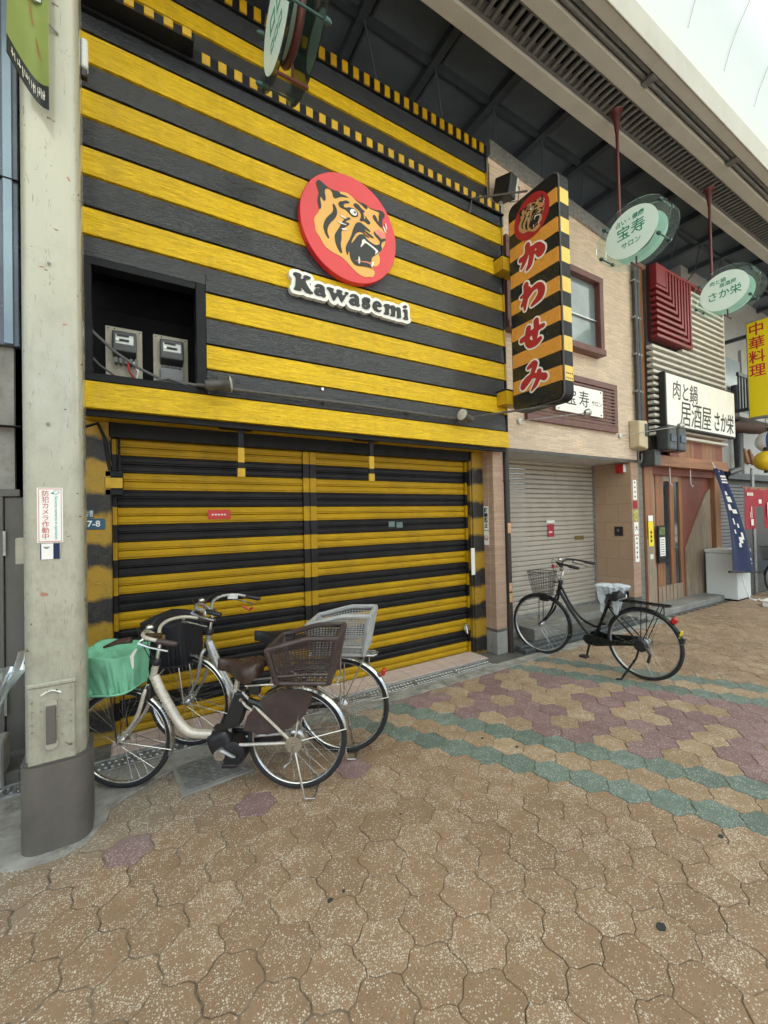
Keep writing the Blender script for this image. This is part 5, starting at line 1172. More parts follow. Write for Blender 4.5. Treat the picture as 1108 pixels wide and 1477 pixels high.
ms=thing('small_label','small white and navy label stuck under the camera sticker','sticker',(-.35,2.745,1.48)); b=MB(); b.bx(-.392,-.344,2.7455,2.749,1.478,1.558); b.build('sheet',M_white2,ms); b=MB(); b.bx(-.3435,-.318,2.7453,2.749,1.478,1.558); b.build('navy_strip',M_navy,ms); b=MB(); b.bx(-.396,-.3925,2.7453,2.749,1.478,1.558); b.build('navy_strip',M_navy,ms); marks(ms,M_ink,[(-.383,2.7452,1.538,.025,.004),(-.378,2.7452,1.532,.014,.003)])
pbx=thing('pole_box','small grey-white box clamped to the side of the pole','box',(-.52,2.95,1.4)); b=MB(); b.bx(-.515,-.473,2.86,2.93,1.45,1.59); b.build('box',M_plate,pbx,bevel=.006)
pbr=thing('pole_fitting','small pale plastic fitting high up between pole and striped wall','fitting',(-.2,2.9,3.8)); b=MB(); b.bx(-.214,-.180,2.86,2.91,4.25,4.42); b.build('cover',M_pale,pbr,bevel=.008); b=MB(); b.bx(-.214,-.185,2.865,2.905,4.20,4.248); b.build('socket',M_blackpl,pbr,bevel=.005)
for (X,Z) in ((-.36,2.18),(-.35,3.02)):
    b=MB(); b.cyl((X,2.751,Z),(X,2.735,Z-.008),.007,8); b.build('bolt_stub',M_galv,pol)
fg=thing('street_flag','olive green street flag with a dark printed hem, high on the pole','flag',(-.42,2.70,3.9))
def flagf(a,b): return (-.475+.155*a-.01*b,2.60+.10*math.sin(a*2.6)-.03*a*math.sin(b*3),4.62-.70*b-.17*a*b)
b=MB(); b.grid(lambda a,c:flagf(a,c*.87),14,20); b.build('cloth',M_flag,fg,smooth=60,solid=.002); b=MB(); b.grid(lambda a,c:flagf(a,.871+c*.129),14,6); b.build('hem_band',M_ink,fg,smooth=60,solid=.002)
b=MB()
for k in range(16):
    a=.10+.05*k+rnd.uniform(-.008,.008); o=Vector((0,-.006,0)); t0,t1=rnd.uniform(.895,.915),rnd.uniform(.945,.975); w=rnd.uniform(.010,.022); b.quad(*[Vector(flagf(*q))+o for q in ((a,t0),(a+w,t0+.004),(a+w+.012,t1),(a+.012,t1-.004))])
    if k%3==0: b.quad(*[Vector(flagf(*q))+o for q in ((a-.01,.93),(a+.04,.928),(a+.04,.938),(a-.01,.94))])
b.build('hem_print',M_whcloth,fg); b=MB()
for q4 in (((.60,.60),(.70,.66),(.80,.76),(.66,.70)),((.30,.2),(.34,.22),(.58,.56),(.52,.55)),((.22,.05),(.28,.06),(.32,.18),(.29,.19))): b.quad(*[Vector(flagf(*q))+Vector((0,-.006,0)) for q in q4])
b.build('leaf_print',M('flag_leaf',(.30,.16,.05),.7),fg)
b=MB(); b.bx(-.40,-.36,2.66,2.75,4.30,4.62); b.tube([(-.40,2.70,4.30),(-.30,2.745,4.26)],.006,5); b.build('flag_bracket',M_galv,fg)
# ================================================================= OVAL ARCADE SIGNS
def oval(X,Yc,Zc,label,lines,rodY,first=False):
    t=thing('oval_sign',label,'sign',(X,Yc,Zc),group='oval acrylic signs hung from the arcade')
    b=MB(); b.lathe([(.018,0),(.018,6.42-Zc-.2)],(X,rodY,Zc+.2),(0,0,1),10); b.lathe([(.02,-.22),(.05,0),(.075,.04)],(X,rodY,6.48),(0,0,1),12); b.build('hanger_rod',M_maroon,t,smooth=40)
    E=lambda ry,rz,n=40:[(Yc+ry*math.cos(2*math.pi*k/n),Zc+rz*math.sin(2*math.pi*k/n)) for k in range(n)]
    b=MB(); ring=[Vector((X,u,v)) for u,v in E(.20,.175)]; b.tube(ring,.028,8,closed=True,flat=1.0); b.build('drum_ring',M_maroon,t,smooth=60)
    b=MB(); b.prism(E(.185,.16),lambda u,v,d:(d,u,v),X-.02,X+.02); b.build('light_drum',M_white,t)
    for sgn in (-1,1):
        x=X+sgn*.10
        b=MB(); b.prism(E(.42,.345),lambda u,v,d:(d,u,v),x-.004,x+.004); b.build('acrylic_panel',M_acryl,t,smooth=30)
        b=MB(); b.prism(E(.30,.275),lambda u,v,d:(d,u,v),x+sgn*.0045,x+sgn*.0075); fp=b.build('face_plate',M_acrylplate if sgn<0 else M_milky,t,smooth=30)
        for st,size,dy,dz,bd in lines:
            rr=SX if sgn<0 else Vector((0,1,0)); text(st,size,M_greenink,fp,(x+sgn*.008,Yc+(-dy if sgn<0 else dy)*1.0,Zc+dz),rr,bold=bd)
    for an in (38,150,218,335):
        b=MB(); u,v=Yc+.385*math.cos(R(an)),Zc+.315*math.sin(R(an)); b.cyl((X-.125,u,v),(X+.125,u,v),.008,8); b.lathe([(.010,-.02),(.022,-.012),(.018,.02),(.007,.035)],(X-.12,u,v),(-1,0,0),10); b.lathe([(.010,-.02),(.022,-.012),(.018,.02),(.007,.035)],(X+.12,u,v),(1,0,0),10); b.build('standoff',M_teal,t,smooth=50)
    b=MB(); b.cyl((X,Yc,Zc-.25),(X,Yc,Zc-.36),.010,8); b.cyl((X-.11,Yc,Zc-.36),(X+.11,Yc,Zc-.36),.012,8); b.build('lower_bar',M_maroon,t); b=MB(); b.cyl((X,Yc,Zc+.17),(X,rodY,Zc+.34),.014,8); b.build('link_arm',M_maroon,t)
oval(.97,2.68,4.98,'oval acrylic sign seen edge-on against the striped wall',[('ロロ',.15,0,.05,.001),('ロロロ',.09,0,-.1,.001)],2.68)
oval(5.10,2.62,4.90,'oval acrylic sign lettered for the salon above its shutter',[('占い・健康',.066,-.01,.155,.001),('宝寿',.165,0,.02,.001),('サロン',.075,0,-.125,.001)],2.80)
oval(7.55,2.62,4.86,'oval acrylic sign lettered for the tavern beside the yellow blade sign',[('肉と鍋',.068,-.07,.155,.0005),('居酒屋',.068,.05,.085,.0005),('さか栄',.14,0,-.045,.001)],2.80)
# ================================================================= BICYCLES
def bez(pts,n=6):
    S=[Vector(p) for p in pts]; P=[]; m=len(S)
    for i in range(m-1):
        p0,p1,p2,p3=S[max(i-1,0)],S[i],S[i+1],S[min(i+2,m-1)]
        for k in range(n):
            t=k/n; P.append(.5*((2*p1)+(p2-p0)*t+(2*p0-5*p1+4*p2-p3)*t*t+(3*p1-p0-3*p2+p3)*t**3))
    P.append(S[-1]); return P
def wheel(root,x,Rw,steer,rimm,tyre=.018,hubr=.022,nsp=32,hubm=None):
    b=MB(); Rr=Rw-tyre*1.9
    b.tube([(Rr*math.cos(2*math.pi*k/56),0,Rr*math.sin(2*math.pi*k/56)) for k in range(56)],.0125,8,closed=True,flat=.62)
    w=b.build('wheel',rimm,root,smooth=50,local=True)
    b=MB(); b.torus((0,0,0),(0,1,0),Rw-tyre,tyre,64,10); b.build('tyre',M_rubber,w,smooth=60,local=True)
    b=MB(); b.lathe([(.012,-.05),(hubr*1.3,-.032),(hubr*1.3,-.028),(hubr*.8,-.024),(hubr*.8,.024),(hubr*1.3,.028),(hubr*1.3,.032),(.012,.05)],(0,0,0),(0,1,0),16); b.build('hub',hubm or M_steel,w,smooth=40,local=True)
    b=MB()
    for k in range(nsp):
        a=2*math.pi*k/nsp; s=1 if k%2 else -1; h=a+(1 if (k//2)%2 else -1)*1.15
        b.tube([(hubr*1.2*math.cos(h),s*.03,hubr*1.2*math.sin(h)),((Rr-.006)*math.cos(a),s*.003,(Rr-.006)*math.sin(a))],.0013,3,cap=False)
    b.build('spokes',M_steel,w,local=True)
    w.location=(x,0,Rw); w.rotation_euler=(0,rnd.uniform(0,6),steer); w.rotation_mode='ZYX' if False else 'XYZ'
    return w
def fender(root,x,Rw,a0,a1,m,wd=.028,S=lambda p:p):
    b=MB(); rr=Rw+.012
    def f(u,v):
        a=R(a0+(a1-a0)*u); c=(v-.5)*2; r=rr-.014*c*c
        return S(Vector((x+r*math.cos(a),c*wd,Rw+r*math.sin(a))))
    b.grid(f,26,6); return b.build('mudguard',m,root,smooth=60,local=True,solid=.002)
def saddle(root,c,L,W,m,droop=0):
    b=MB()
    def f(u,v):
        x=L*(.52-u); e=max(0.0,min(1.0,(u-.12)/.62)); e=e*e*(3-2*e)
        w=W*(.17+.83*e); end=max(0.0,(u-.80)/.20); w*=math.sqrt(max(.04,1-end*end*.9)); w*=math.sqrt(min(1,(u+.03)/.10))
        a=math.pi*v; hh=.07+.05*e; y=math.cos(a)*w/2*(1+.06*math.sin(a)); zt=abs(math.sin(a))**.6
        return (c[0]+x,c[1]+y,c[2]+.025-hh*(1-zt)*(1-.5*end)-.030*end*end-.012*math.sin(math.pi*min(1,u*1.1))+.012*u)
    b.grid(f,22,18); s=b.build('saddle',m,root,smooth=75,local=True,solid=.004)
    b=MB(); b.tube([(c[0]-L*.30,-.03,c[2]-.02),(c[0]-.05,-.025,c[2]-.05),(c[0]+L*.25,-.01,c[2]-.015)],.005,5); b.tube([(c[0]-L*.30,.03,c[2]-.02),(c[0]-.05,.025,c[2]-.05),(c[0]+L*.25,.01,c[2]-.015)],.005,5)
    for y in (-.05,.05): b.tube([(c[0]-L*.33+.012*math.cos(q*1.2),y+.012*math.sin(q*1.2),c[2]-.06+.006*q) for q in range(10)],.004,4)
    b.build('saddle_rail',M_blackpl,s,local=True); return s
def wire_basket(root,name,m,bot,top,z0,z1,nv=9,nh=6,r=.0022,S=lambda p:p,rimr=.005,slope=0,solidband=0):
    """open wire basket: bot/top = (x0,x1,half width); slope lowers the rim towards x1"""
    b=MB()
    def P(x,y,t):   # corner rectangle interpolated
        return S(Vector((x,y,0)))
    def ringat(t):
        x0=bot[0]+(top[0]-bot[0])*t; x1=bot[1]+(top[1]-bot[1])*t; h=bot[2]+(top[2]-bot[2])*t
        pts=[]
        for (xa,ya,xb,yb) in ((x0,-h,x1,-h),(x1,-h,x1,h),(x1,h,x0,h),(x0,h,x0,-h)):
            for k in range(8): s=k/8; pts.append((xa+(xb-xa)*s,ya+(yb-ya)*s))
        out=[]
        for (x,y) in pts:
            fr=(x-x0)/(x1-x0+1e-9); z=z0+(z1-slope*(fr if slope>0 else 0)-z0)*t
            out.append(S(Vector((x,y,z))))
        return out
    for k in range(nh+1):
        t=k/nh; b.tube(ringat(t),rimr if k in (0,nh) else r,5 if k in (0,nh) else 3,closed=True)
    lo,hi=ringat(0),ringat(1)
    n=len(lo)
    for k in range(0,n,max(1,32//(nv*4) if nv<8 else 1)): b.tube([lo[k],hi[k]],r,3,cap=False)
    for k in range(0,9): # floor
        a=lo[k%n]; c=lo[(24-k)%n] if k<8 else lo[16]
        b.tube([a,c],r,3,cap=False)
    return b.build(name,m,root,smooth=50,local=True)
def plastic_basket(root,m,S=lambda p:p,x0=-.30,x1=.17,zb=.665,zt=1.0,hw=.165):
    """rear child-free basket of moulded plastic: sloping rim, lattice sides, solid corner posts"""
    b=MB()
    X0b,X1b=x0+.055,x1-.045
    def pt(f,s,t):  # f along 0..1 from rear to front, s side -1/1, t height
        xb=X0b+(X1b-X0b)*f; xt=x0+(x1-x0)*f; z_top=zt-.065*max(0,(f-.42)/.58)**1.0
        return Vector((xb+(xt-xb)*t, s*(hw-.035+.035*t), zb+(z_top-zb)*t))
    rim=[pt(k/10,-1,1) for k in range(11)]+[pt(1,-1+2*k/6,1) for k in range(1,6)]+[pt(1-k/10,1,1) for k in range(11)]+[pt(0,1-2*k/6,1) for k in range(1,6)]
    b.tube(rim,.017,7,closed=True); 
    lo=[pt(k/10,-1,0) for k in range(11)]+[pt(1,-1+2*k/6,0) for k in range(1,6)]+[pt(1-k/10,1,0) for k in range(11)]+[pt(0,1-2*k/6,0) for k in range(1,6)]
    b.tube(lo,.012,6,closed=True)
    n=len(rim)
    for t in (.2,):
        b.tube([lo[k].lerp(rim[k],t) for k in range(n)],.009,5,closed=True)
    for k in (0,10,16,26): b.tube([lo[k],rim[k]],.019,6)
    frame_=b.build('rear_basket',m,root,smooth=50,local=True)
    b=MB()
    for t in [q/18 for q in range(1,18)]: b.tube([lo[k].lerp(rim[k],t) for k in range(n)],.0028,4,closed=True)
    fine=[]
    for k in range(n):
        a0,a1=lo[k],lo[(k+1)%n]; c0,c1=rim[k],rim[(k+1)%n]
        b.tube([a0,c0],.0030,4,cap=False); b.tube([a0.lerp(a1,.5),c0.lerp(c1,.5)],.0026,4,cap=False)
    for k in range(9): f=(k+.5)/9; b.tube([pt(f,-1,0),pt(f,1,0)],.004,4,cap=False)
    for k in range(5): s=-1+2*(k+.5)/5; b.tube([pt(0,s,0),pt(1,s,0)],.004,4,cap=False)
    b.build('basket_lattice',m,frame_,local=True); return frame_
def cloth_cover(root,m,cx,z0,z1,lx,ly,seed,S=lambda p:p,lean=0,name='basket_cover',peak=0):
    r_=random.Random(seed); ph=[r_.uniform(0,6) for _ in range(8)]
    b=MB()
    def f(u,v):
        an=2*math.pi*u; c,s=math.cos(an),math.sin(an); e=.62
        sx=math.copysign(abs(c)**e,c); sy=math.copysign(abs(s)**e,s)
        if v<.62:
            t=v/.62; w=(.78+.26*t); fold=.05*(1-t)**1.5*math.sin(21*an+ph[0]+2*math.sin(3*an))+.03*(1-t)**1.2*math.sin(37*an+ph[1]+5*t)+.025*math.sin(5*an+ph[2]+3*t)+.02*math.sin(9*an+ph[3]-4*t)
            k=w+fold; z=z0+(z1-z0)*t+.012*math.sin(3*an+ph[4])*t
        else:
            t=(v-.62)/.38; k=1.04*(1-t)+.0; z=z1+.012*math.sin(3*an+ph[4])*(1-t)+(peak*math.sin(t*math.pi*.5)) - .05*math.sin(t*math.pi)*(1 if not peak else .2)+.012*math.sin(3*an+ph[5])*math.sin(t*3.1)+.010*math.sin(11*an+ph[6]+4*t)*(1-t)**2*math.sin(t*3.1)*2
            z-= .0
        return S(Vector((cx+lx*sx*k+lean*(z-z0),ly*sy*k,z)))
    b.grid(f,150,44); o=b.build(name,m,root,smooth=180,local=True)
    b=MB(); b.tube([S(Vector((cx+lx*.80*math.copysign(abs(math.cos(a))**.5,math.cos(a)),ly*.80*math.copysign(abs(math.sin(a))**.5,math.sin(a)),z0+.004))) for a in [2*math.pi*k/40 for k in range(40)]],.007,5,closed=True); b.build('elastic_hem',m,o,smooth=50,local=True)
    return o
def bars(root,st,m,gripm,S,w=.27,rise=.08,back=.24,dropz=0,bell=True,leverm=None):
    x,z=st; b=MB()
    L=bez([(x+.01,0,z),(x+.035,.06,z+rise*.7),(x+.02,.15,z+rise),(x-.04,w*.93,z+rise*.95),(x-back*.6,w,z+rise*.7)],5); Rr=[Vector((p.x,-p.y,p.z)) for p in L]
    for P in (L,Rr): b.tube([S(p) for p in P],.0115,8)
    b.build('handlebar',m,root,smooth=60,local=True)
    for sgn in (1,-1):
        e=Vector((x-back*.5,sgn*w,z+rise*.73)); d=Vector((-1,sgn*.06,-.16)).normalized()
        b=MB(); b.tube([S(e+d*k) for k in (0,.012,.03,.10,.118)],[.014,.018,.0165,.0175,.012],8); b.build('grip',gripm,root,smooth=50,local=True)
        p=Vector((x-.03,sgn*w*.9,z+rise*.93)); b=MB()
        b.tube([S(p+Vector((0,sgn*.0,-.01))),S(p+Vector((.02,sgn*.015,-.03))),S(p+Vector((-.05,sgn*.03,-.05))),S(p+Vector((-.15,sgn*.025,-.075)))],[.011,.010,.006,.006],6); b.build('brake_lever',leverm or M_steel,root,smooth=50,local=True)
    b=MB()
    for sgn in (1,-1):
        p=Vector((x-.02,sgn*w*.85,z+rise)); b.tube([S(q) for q in bez([p,(x+.08,sgn*.12,z+rise+.02),(x+.10,sgn*.03,z-.02),(x+.05,sgn*.015,z-.16),(x+.04,sgn*.02,z-.30)],5)],.0028,4)
    b.build('brake_cable',M_blackpl,root,smooth=60,local=True)
    if bell: b=MB(); b.ell(S(Vector((x-.02,.16,z+rise+.03))),(.024,.024,.018),12,6); b.build('bell',M_steel,root,smooth=60,local=True)
def steerer(hx,hz,ang):
    c,s=math.cos(ang),math.sin(ang)
    def S(p):
        p=Vector(p); dx,dy=p.x-hx,p.y; return Vector((hx+dx*c-dy*s,dx*s+dy*c,p.z))
    return S
def bicycle(name,label,rear,front,Rw,wb,frame_m,style,steer=0,grp='parked city bicycles',lean=0):
    d=Vector((front[0]-rear[0],front[1]-rear[1],0)); rz=math.atan2(d.y,d.x)
    t=thing(name,label,'bicycle',(rear[0],rear[1],0.001),rz,grp)
    if lean: t.rotation_euler=(lean,0,rz)
    return t
def common(t,Rw,wb,fm,hb,ht,st,bb,seat,sc_,steer,fend,rimm,forkm,gripm,saddlem,tube_pts,twin=None,fork_bend=.05,barw=.27,barback=.24,barrise=.08,barm=None,hubR=.03,bell=True,sad=(.30,.225)):
    S=steerer((hb[0]+ht[0])/2,0,steer); hub=(0,0,Rw); fh=Vector((wb,0,Rw))
    wheel(t,0,Rw,0,rimm,hubr=hubR); fhS=S(fh); w=wheel(t,wb,Rw,steer,rimm,hubr=.024); w.location=(fhS.x,fhS.y,Rw)
    b=MB(); b.tube([(hb[0],0,hb[1]),(ht[0],0,ht[1])],.021,10); b.tube(bez(tube_pts,7),.018 if not twin else .017,10)
    if twin: b.tube(bez(twin,7),.014,8)
    b.tube([(bb[0],0,bb[1]),(seat[0]+.012,0,seat[1]-.10)],.0165,10)
    for y in (-1,1):
        b.tube([(seat[0]+.03,y*.012,seat[1]-.17),(seat[0]-.05,y*.045,seat[1]-.25),(.0,y*.062,Rw)],.0085,7); b.tube([(bb[0],y*.025,bb[1]),(bb[0]-.12,y*.05,bb[1]+.005),(0,y*.062,Rw)],.0095,7)
    b.cyl((bb[0],-.045,bb[1]),(bb[0],.045,bb[1]),.024,12); b.build('frame',fm,t,smooth=50,local=True)
    b=MB(); b.lathe([(.027,-.012),(.027,.012)],(hb[0],0,hb[1]),(ht[0]-hb[0],0,ht[1]-hb[1]),12); b.lathe([(.027,-.012),(.029,.012),(.018,.03)],(ht[0],0,ht[1]),(ht[0]-hb[0],0,ht[1]-hb[1]),12); b.build('headset',M_blackpl,t,smooth=40,local=True)
    b=MB(); b.tube([(ht[0],0,ht[1]),(st[0],0,st[1]-.01),(st[0]+.01,0,st[1])],.0125,8); b.obox(S(Vector((st[0]+.01,0,st[1]))),(.05,.045,.035),(1,0,0)); b.build('stem',M_steel,t,smooth=50,local=True)
    b=MB(); cr=S(Vector((hb[0]+.012,0,hb[1]-.02)))
    for y in (-1,1):
        P=[S(Vector((hb[0]+.012,y*.02,hb[1]-.025))),S(Vector((hb[0]+.02,y*.05,hb[1]-.06))),S(Vector((hb[0]+(wb-hb[0])*.45,y*.055,Rw+(hb[1]-Rw)*.42))),S(Vector((wb,y*.055,Rw)))]
        P[2]+=Vector((-fork_bend*.3,0,0)); b.tube(bez(P,5),[.014]*3+[.0125]*8+[.009]*5,8)
    b.build('fork',forkm,t,smooth=50,local=True)
    bars(t,st,barm or M_steel,gripm,S,barw,barrise,barback,bell=bell)
    fender(t,0,Rw,18,168,fend); 
    f=MB(); rr=Rw+.012
    def ff(u,v):
        a=R(40+(200-40)*u); c=(v-.5)*2; r=rr-.014*c*c; return S(Vector((wb+r*math.cos(a),c*.028,Rw+r*math.sin(a))))
    f.grid(ff,24,6); f.build('mudguard',fend,t,smooth=60,local=True,solid=.002)
    for y in (-1,1):
        b=MB(); b.tube([S(Vector((wb,y*.05,Rw))),S(Vector((wb+(Rw+.01)*math.cos(R(192)),y*.028,Rw+(Rw+.01)*math.sin(R(192)))))],.0025,4); b.build('mudguard_stay',M_steel,t,local=True)
        b=MB(); b.tube([(0,y*.06,Rw),((Rw+.01)*math.cos(R(168)),y*.03,Rw+(Rw+.01)*math.sin(R(168)))],.003,4); b.build('mudguard_stay',M_steel,t,local=True)
    b=MB(); b.cyl((seat[0]+.012,0,seat[1]-.11),(seat[0],0,seat[1]-.01),.0125,8); b.build('seat_post',M_steel,t,smooth=50,local=True)
    saddle(t,(seat[0]-.02,0,seat[1]),sad[0],sad[1],saddlem)
    return S
def cranks(t,bb,a,m,L=.16,out=.075):
    for sgn,an in ((1,a),(-1,a+math.pi)):
        e=Vector((bb[0]+L*math.cos(an),sgn*(out+.02),bb[1]+L*math.sin(an))); b=MB(); b.tube([(bb[0],sgn*out,bb[1]),e],[.013,.010],6); b.cyl((bb[0],sgn*.04,bb[1]),(bb[0],sgn*(out+.01),bb[1]),.012,8); cr=b.build('crank',m,t,smooth=40,local=True)
        b=MB(); b.obox(e+Vector((0,sgn*.055,0)),(.085,.075,.022),(1,0,0)); b.build('pedal',M_blackpl,cr,local=True,bevel=.004)
def centre_stand(t,Rw,m,spread=.13,fx=-.04,drop=0):
    b=MB()
    for y in (-1,1): b.tube([(0.0,y*.07,Rw),(-.01,y*.085,Rw-.05),(fx,y*spread,.012)],.0075,6)
    b.tube([(fx,-spread,.012),(fx-.055,-spread*.92,.008),(fx-.055,spread*.92,.008),(fx,spread,.012)],.0075,6); b.build('centre_stand',m,t,smooth=50,local=True)
def rack(t,m,z,x0,x1,Rw,w=.062):
    b=MB(); b.tube([(x0,-w,z),(x1,-w*.9,z),(x1-.02,-w*.4,z),(x1-.02,w*.4,z),(x1,w*.9,z),(x0,w,z)],.0055,6)
    for x in (x0+.0,(x0+x1)/2,x1+.05): b.tube([(x,-w,z),(x,w,z)],.0045,5)
    b.tube([(x0,-.02,z),(x1-.01,-.02,z)],.004,5); b.tube([(x0,.02,z),(x1-.01,.02,z)],.004,5)
    for y in (-1,1): b.tube([(.0,y*.066,Rw),(x0+.5*(x1-x0),y*w,z)],.0045,5); b.tube([(.0,y*.066,Rw),(x1+.06,y*w,z)],.0045,5)
    b.tube([(x1+.04,0,Rw+math.sqrt(max(.001,(Rw+.02)**2-(x1+.04)**2))-.005),(x1+.04,0,z)],.005,5)
    return b.build('rear_rack',m,t,smooth=50,local=True)
# ---- cream electric bicycle in front
b1=bicycle('bicycle','cream electric bicycle with a green covered front basket and brown rear basket',(.865,2.534),(-.039,3.137),.31,1.10,M_creampaint,0)
Rw=.31
S1=common(b1,Rw,1.10,M_creampaint,(.915,.665),(.885,.775),(.855,.925),(.44,.285),(.352,.775),None,R(3),M_steel,M_steel,M_creampaint,M_brownpl,M_brownle,
  [(.905,0,.70),(.86,0,.60),(.80,0,.49),(.73,0,.385),(.66,0,.335),(.56,0,.325),(.44,0,.29)],hubR=.045,barm=M_creampaint)
b=MB(); b.tube(bez([(.9,0,.69),(.86,0,.60),(.80,0,.49),(.73,0,.385),(.66,0,.338),(.53,0,.33)],12),.030,14); b.build('down_tube',M_creampaint,b1,smooth=60,local=True)
b=MB()
for (x,z,n) in ((.872,.585,4),(.83,.50,7)):
    for k in range(n): b.obox((x-.0105*k,.0295,z-.0165*k),(.009,.002,.013),(1,0,0))
b.build('maker_mark',M_blackpl,b1,local=True)
b=MB(); b.hexa([(.345,-.045,.40),(.465,-.045,.36),(.465,.045,.36),(.345,.045,.40),(.285,-.04,.60),(.375,-.04,.60),(.375,.04,.60),(.285,.04,.60)]); bt=b.build('battery',M_blackpl,b1,local=True,bevel=.012,seg=2); b=MB(); b.cyl((.33,.046,.56),(.33,.05,.56),.012,10); b.tube([(.36,.0,.60),(.33,.05,.615),(.29,.0,.60)],.006,5); b.build('battery_lock',M_steel,bt,local=True)
b=MB(); b.obox((.475,0,.295),(.15,.11,.125),(1,0,-.4),(0,0,1)); mo=b.build('motor',M_blackpl,b1,local=True,bevel=.042,seg=4,smooth=60); b=MB(); b.lathe([(.078,-.05),(.080,.0),(.074,.052),(.05,.06)],(.385,0,.235),(0,1,0),24); b.build('motor_cover',M_blackpl,mo,smooth=40,local=True); b=MB(); b.cyl((.46,.05,.235),(.46,.07,.235),.035,14); b.build('motor_boss',M_steel,mo,smooth=40,local=True)
cranks(b1,(.45,.265),R(-160),M_galv,.10,.066)
b=MB()
b.prism([(-.12,.60),(-.05,.635),(.08,.63),(.20,.57),(.285,.47),(.31,.39),(.26,.375),(.16,.36),(.02,.40),(-.07,.48)],lambda u,v,d:(u,d,v),.064,.070); b.prism([(-.12,.60),(-.05,.635),(.08,.63),(.20,.57),(.285,.47),(.31,.39),(.26,.375),(.16,.36),(.02,.40),(-.07,.48)],lambda u,v,d:(u,d,v),-.070,-.064); b.build('coat_guard',M_brownpl,b1,local=True,smooth=20)
b=MB()
for y in (-1,1): b.tube([(.325,y*.03,.60),(.20,y*.074,.50),(.0,y*.078,Rw)],.0085,7)
b.build('seat_stay',M_creampaint,b1,smooth=50,local=True)
b=MB(); b.tube([(.30,-.05,.645),(.17,-.055,.655),(-.28,-.055,.655)],.006,6); b.tube([(.30,.05,.645),(.17,.055,.655),(-.28,.055,.655)],.006,6)
for y in (-1,1): b.tube([(0,y*.068,Rw),(-.06,y*.06,.655)],.006,6)
for x in (-.26,-.12,.02,.15): b.tube([(x,-.055,.655),(x,.055,.655)],.006,6)
b.build('rear_rack',M_creampaint,b1,smooth=50,local=True)
plastic_basket(b1,M_brownpl,x0=-.285,x1=.125,zb=.690,zt=.960,hw=.165)
centre_stand(b1,Rw,M_steel,.12,-.07)
b=MB(); b.lathe([(.05,-.02),(.05,.02)],(-.0,.07,Rw),(0,1,0),16); b.tube([(.0,.085,Rw),(.02,.09,Rw-.10),(.055,.088,Rw-.13)],.008,6); b.build('gear_hub',M_steel,b1,smooth=40,local=True)
b=MB(); b.obox((.30,-.07,.28),(.42,.02,.09),(1,0,.06)); b.build('chain_case',M_blackpl,b1,local=True,bevel=.03,seg=3)
b=MB(); b.obox((.245,.03,.62),(.06,.05,.05),(1,0,.2)); b.tube([(.17,.05,.50),(.22,.06,.545),(.28,.05,.56)],.02,8); b.build('ring_lock',M_blackpl,b1,local=True,smooth=40)
cloth_cover(b1,M_green,1.135,.635,.875,.175,.205,3,S1,.10)
b=MB(); b.tube([S1(p) for p in [(.97,.02,.60),(1.05,.02,.615),(1.25,.02,.625)]],.008,6); b.tube([S1(p) for p in [(1.10,.06,.31),(1.14,.06,.62)]],.005,5); b.tube([S1(p) for p in [(1.10,-.06,.31),(1.14,-.06,.62)]],.005,5); b.build('basket_stay',M_blackpl,b1,local=True)
b=MB(); b.obox(S1(Vector((.93,.0,.60))),(.06,.10,.09),(1,0,0)); b.obox(S1(Vector((.98,0,.57))),(.05,.06,.06),(1,0,0)); b.build('front_light',M_blackpl,b1,local=True,bevel=.012)
b=MB(); b.obox(S1(Vector((.80,.19,.985))),(.08,.07,.03),(1,.2,0)); b.tube([S1(p) for p in [(.93,.18,.97),(1.0,.2,.965),(1.07,.22,.94)]],[.02,.016,.007],7); b.build('control_pad',M_brownle,b1,local=True,bevel=0)
b=MB(); b.tube([S1(p) for p in [(.935,.13,.90),(.94,.17,.87),(.93,.175,.80)]],[.008,.014,.006],6,flat=.4); b.build('cover_tie',M_whcloth,b1,local=True)
# ---- silver bicycle behind it
r2_=(1.272,2.744); dd=Vector((.305-1.272,3.479-2.744,0)).normalized(); f2=(r2_[0]+dd.x*1.16,r2_[1]+dd.y*1.16)
b2=bicycle('bicycle','silver bicycle behind the cream one, with black covered basket and grey rear basket',r2_,f2,.335,1.16,M_silver,0)
S2=common(b2,.335,1.16,M_silver,(1.0,.74),(.985,.835),(.955,.995),(.50,.29),(.50,.83),None,R(-4),M_steel,M_steel,M_silver,M_blackpl,M_blackpl,
  [(.995,0,.77),(.92,0,.60),(.82,0,.42),(.72,0,.32),(.62,0,.295),(.50,0,.29)],hubR=.04,barm=M_silver)
b=MB(); b.tube(bez([(.99,0,.77),(.92,0,.60),(.83,0,.43)],6),.030,12); b.build('down_tube',M_silver,b2,smooth=60,local=True)
cranks(b2,(.50,.29),R(30),M_steel)
rack(b2,M_steel,.70,.22,-.24,.335)
plastic_basket(b2,M_greypl,x0=-.235,x1=.20,zb=.725,zt=.995,hw=.16)
centre_stand(b2,.335,M_steel,.11,-.05)
b=MB(); b.obox((.27,-.07,.30),(.5,.02,.09),(1,0,0)); b.build('chain_case',M_blackpl,b2,local=True,bevel=.03,seg=3)
b=MB(); b.obox((-.30,0,.57),(.03,.045,.05),(1,0,.4)); b.build('tail_reflector',M_red,b2,local=True,bevel=.008)
cloth_cover(b2,M_bagblk,1.255,.62,.93,.165,.20,9,S2,.06,peak=.075)
b=MB(); b.tube([S2(p) for p in [(1.16,.06,.335),(1.20,.06,.62)]],.006,5); b.tube([S2(p) for p in [(1.16,-.06,.335),(1.20,-.06,.62)]],.006,5); b.build('basket_stay',M_steel,b2,local=True)
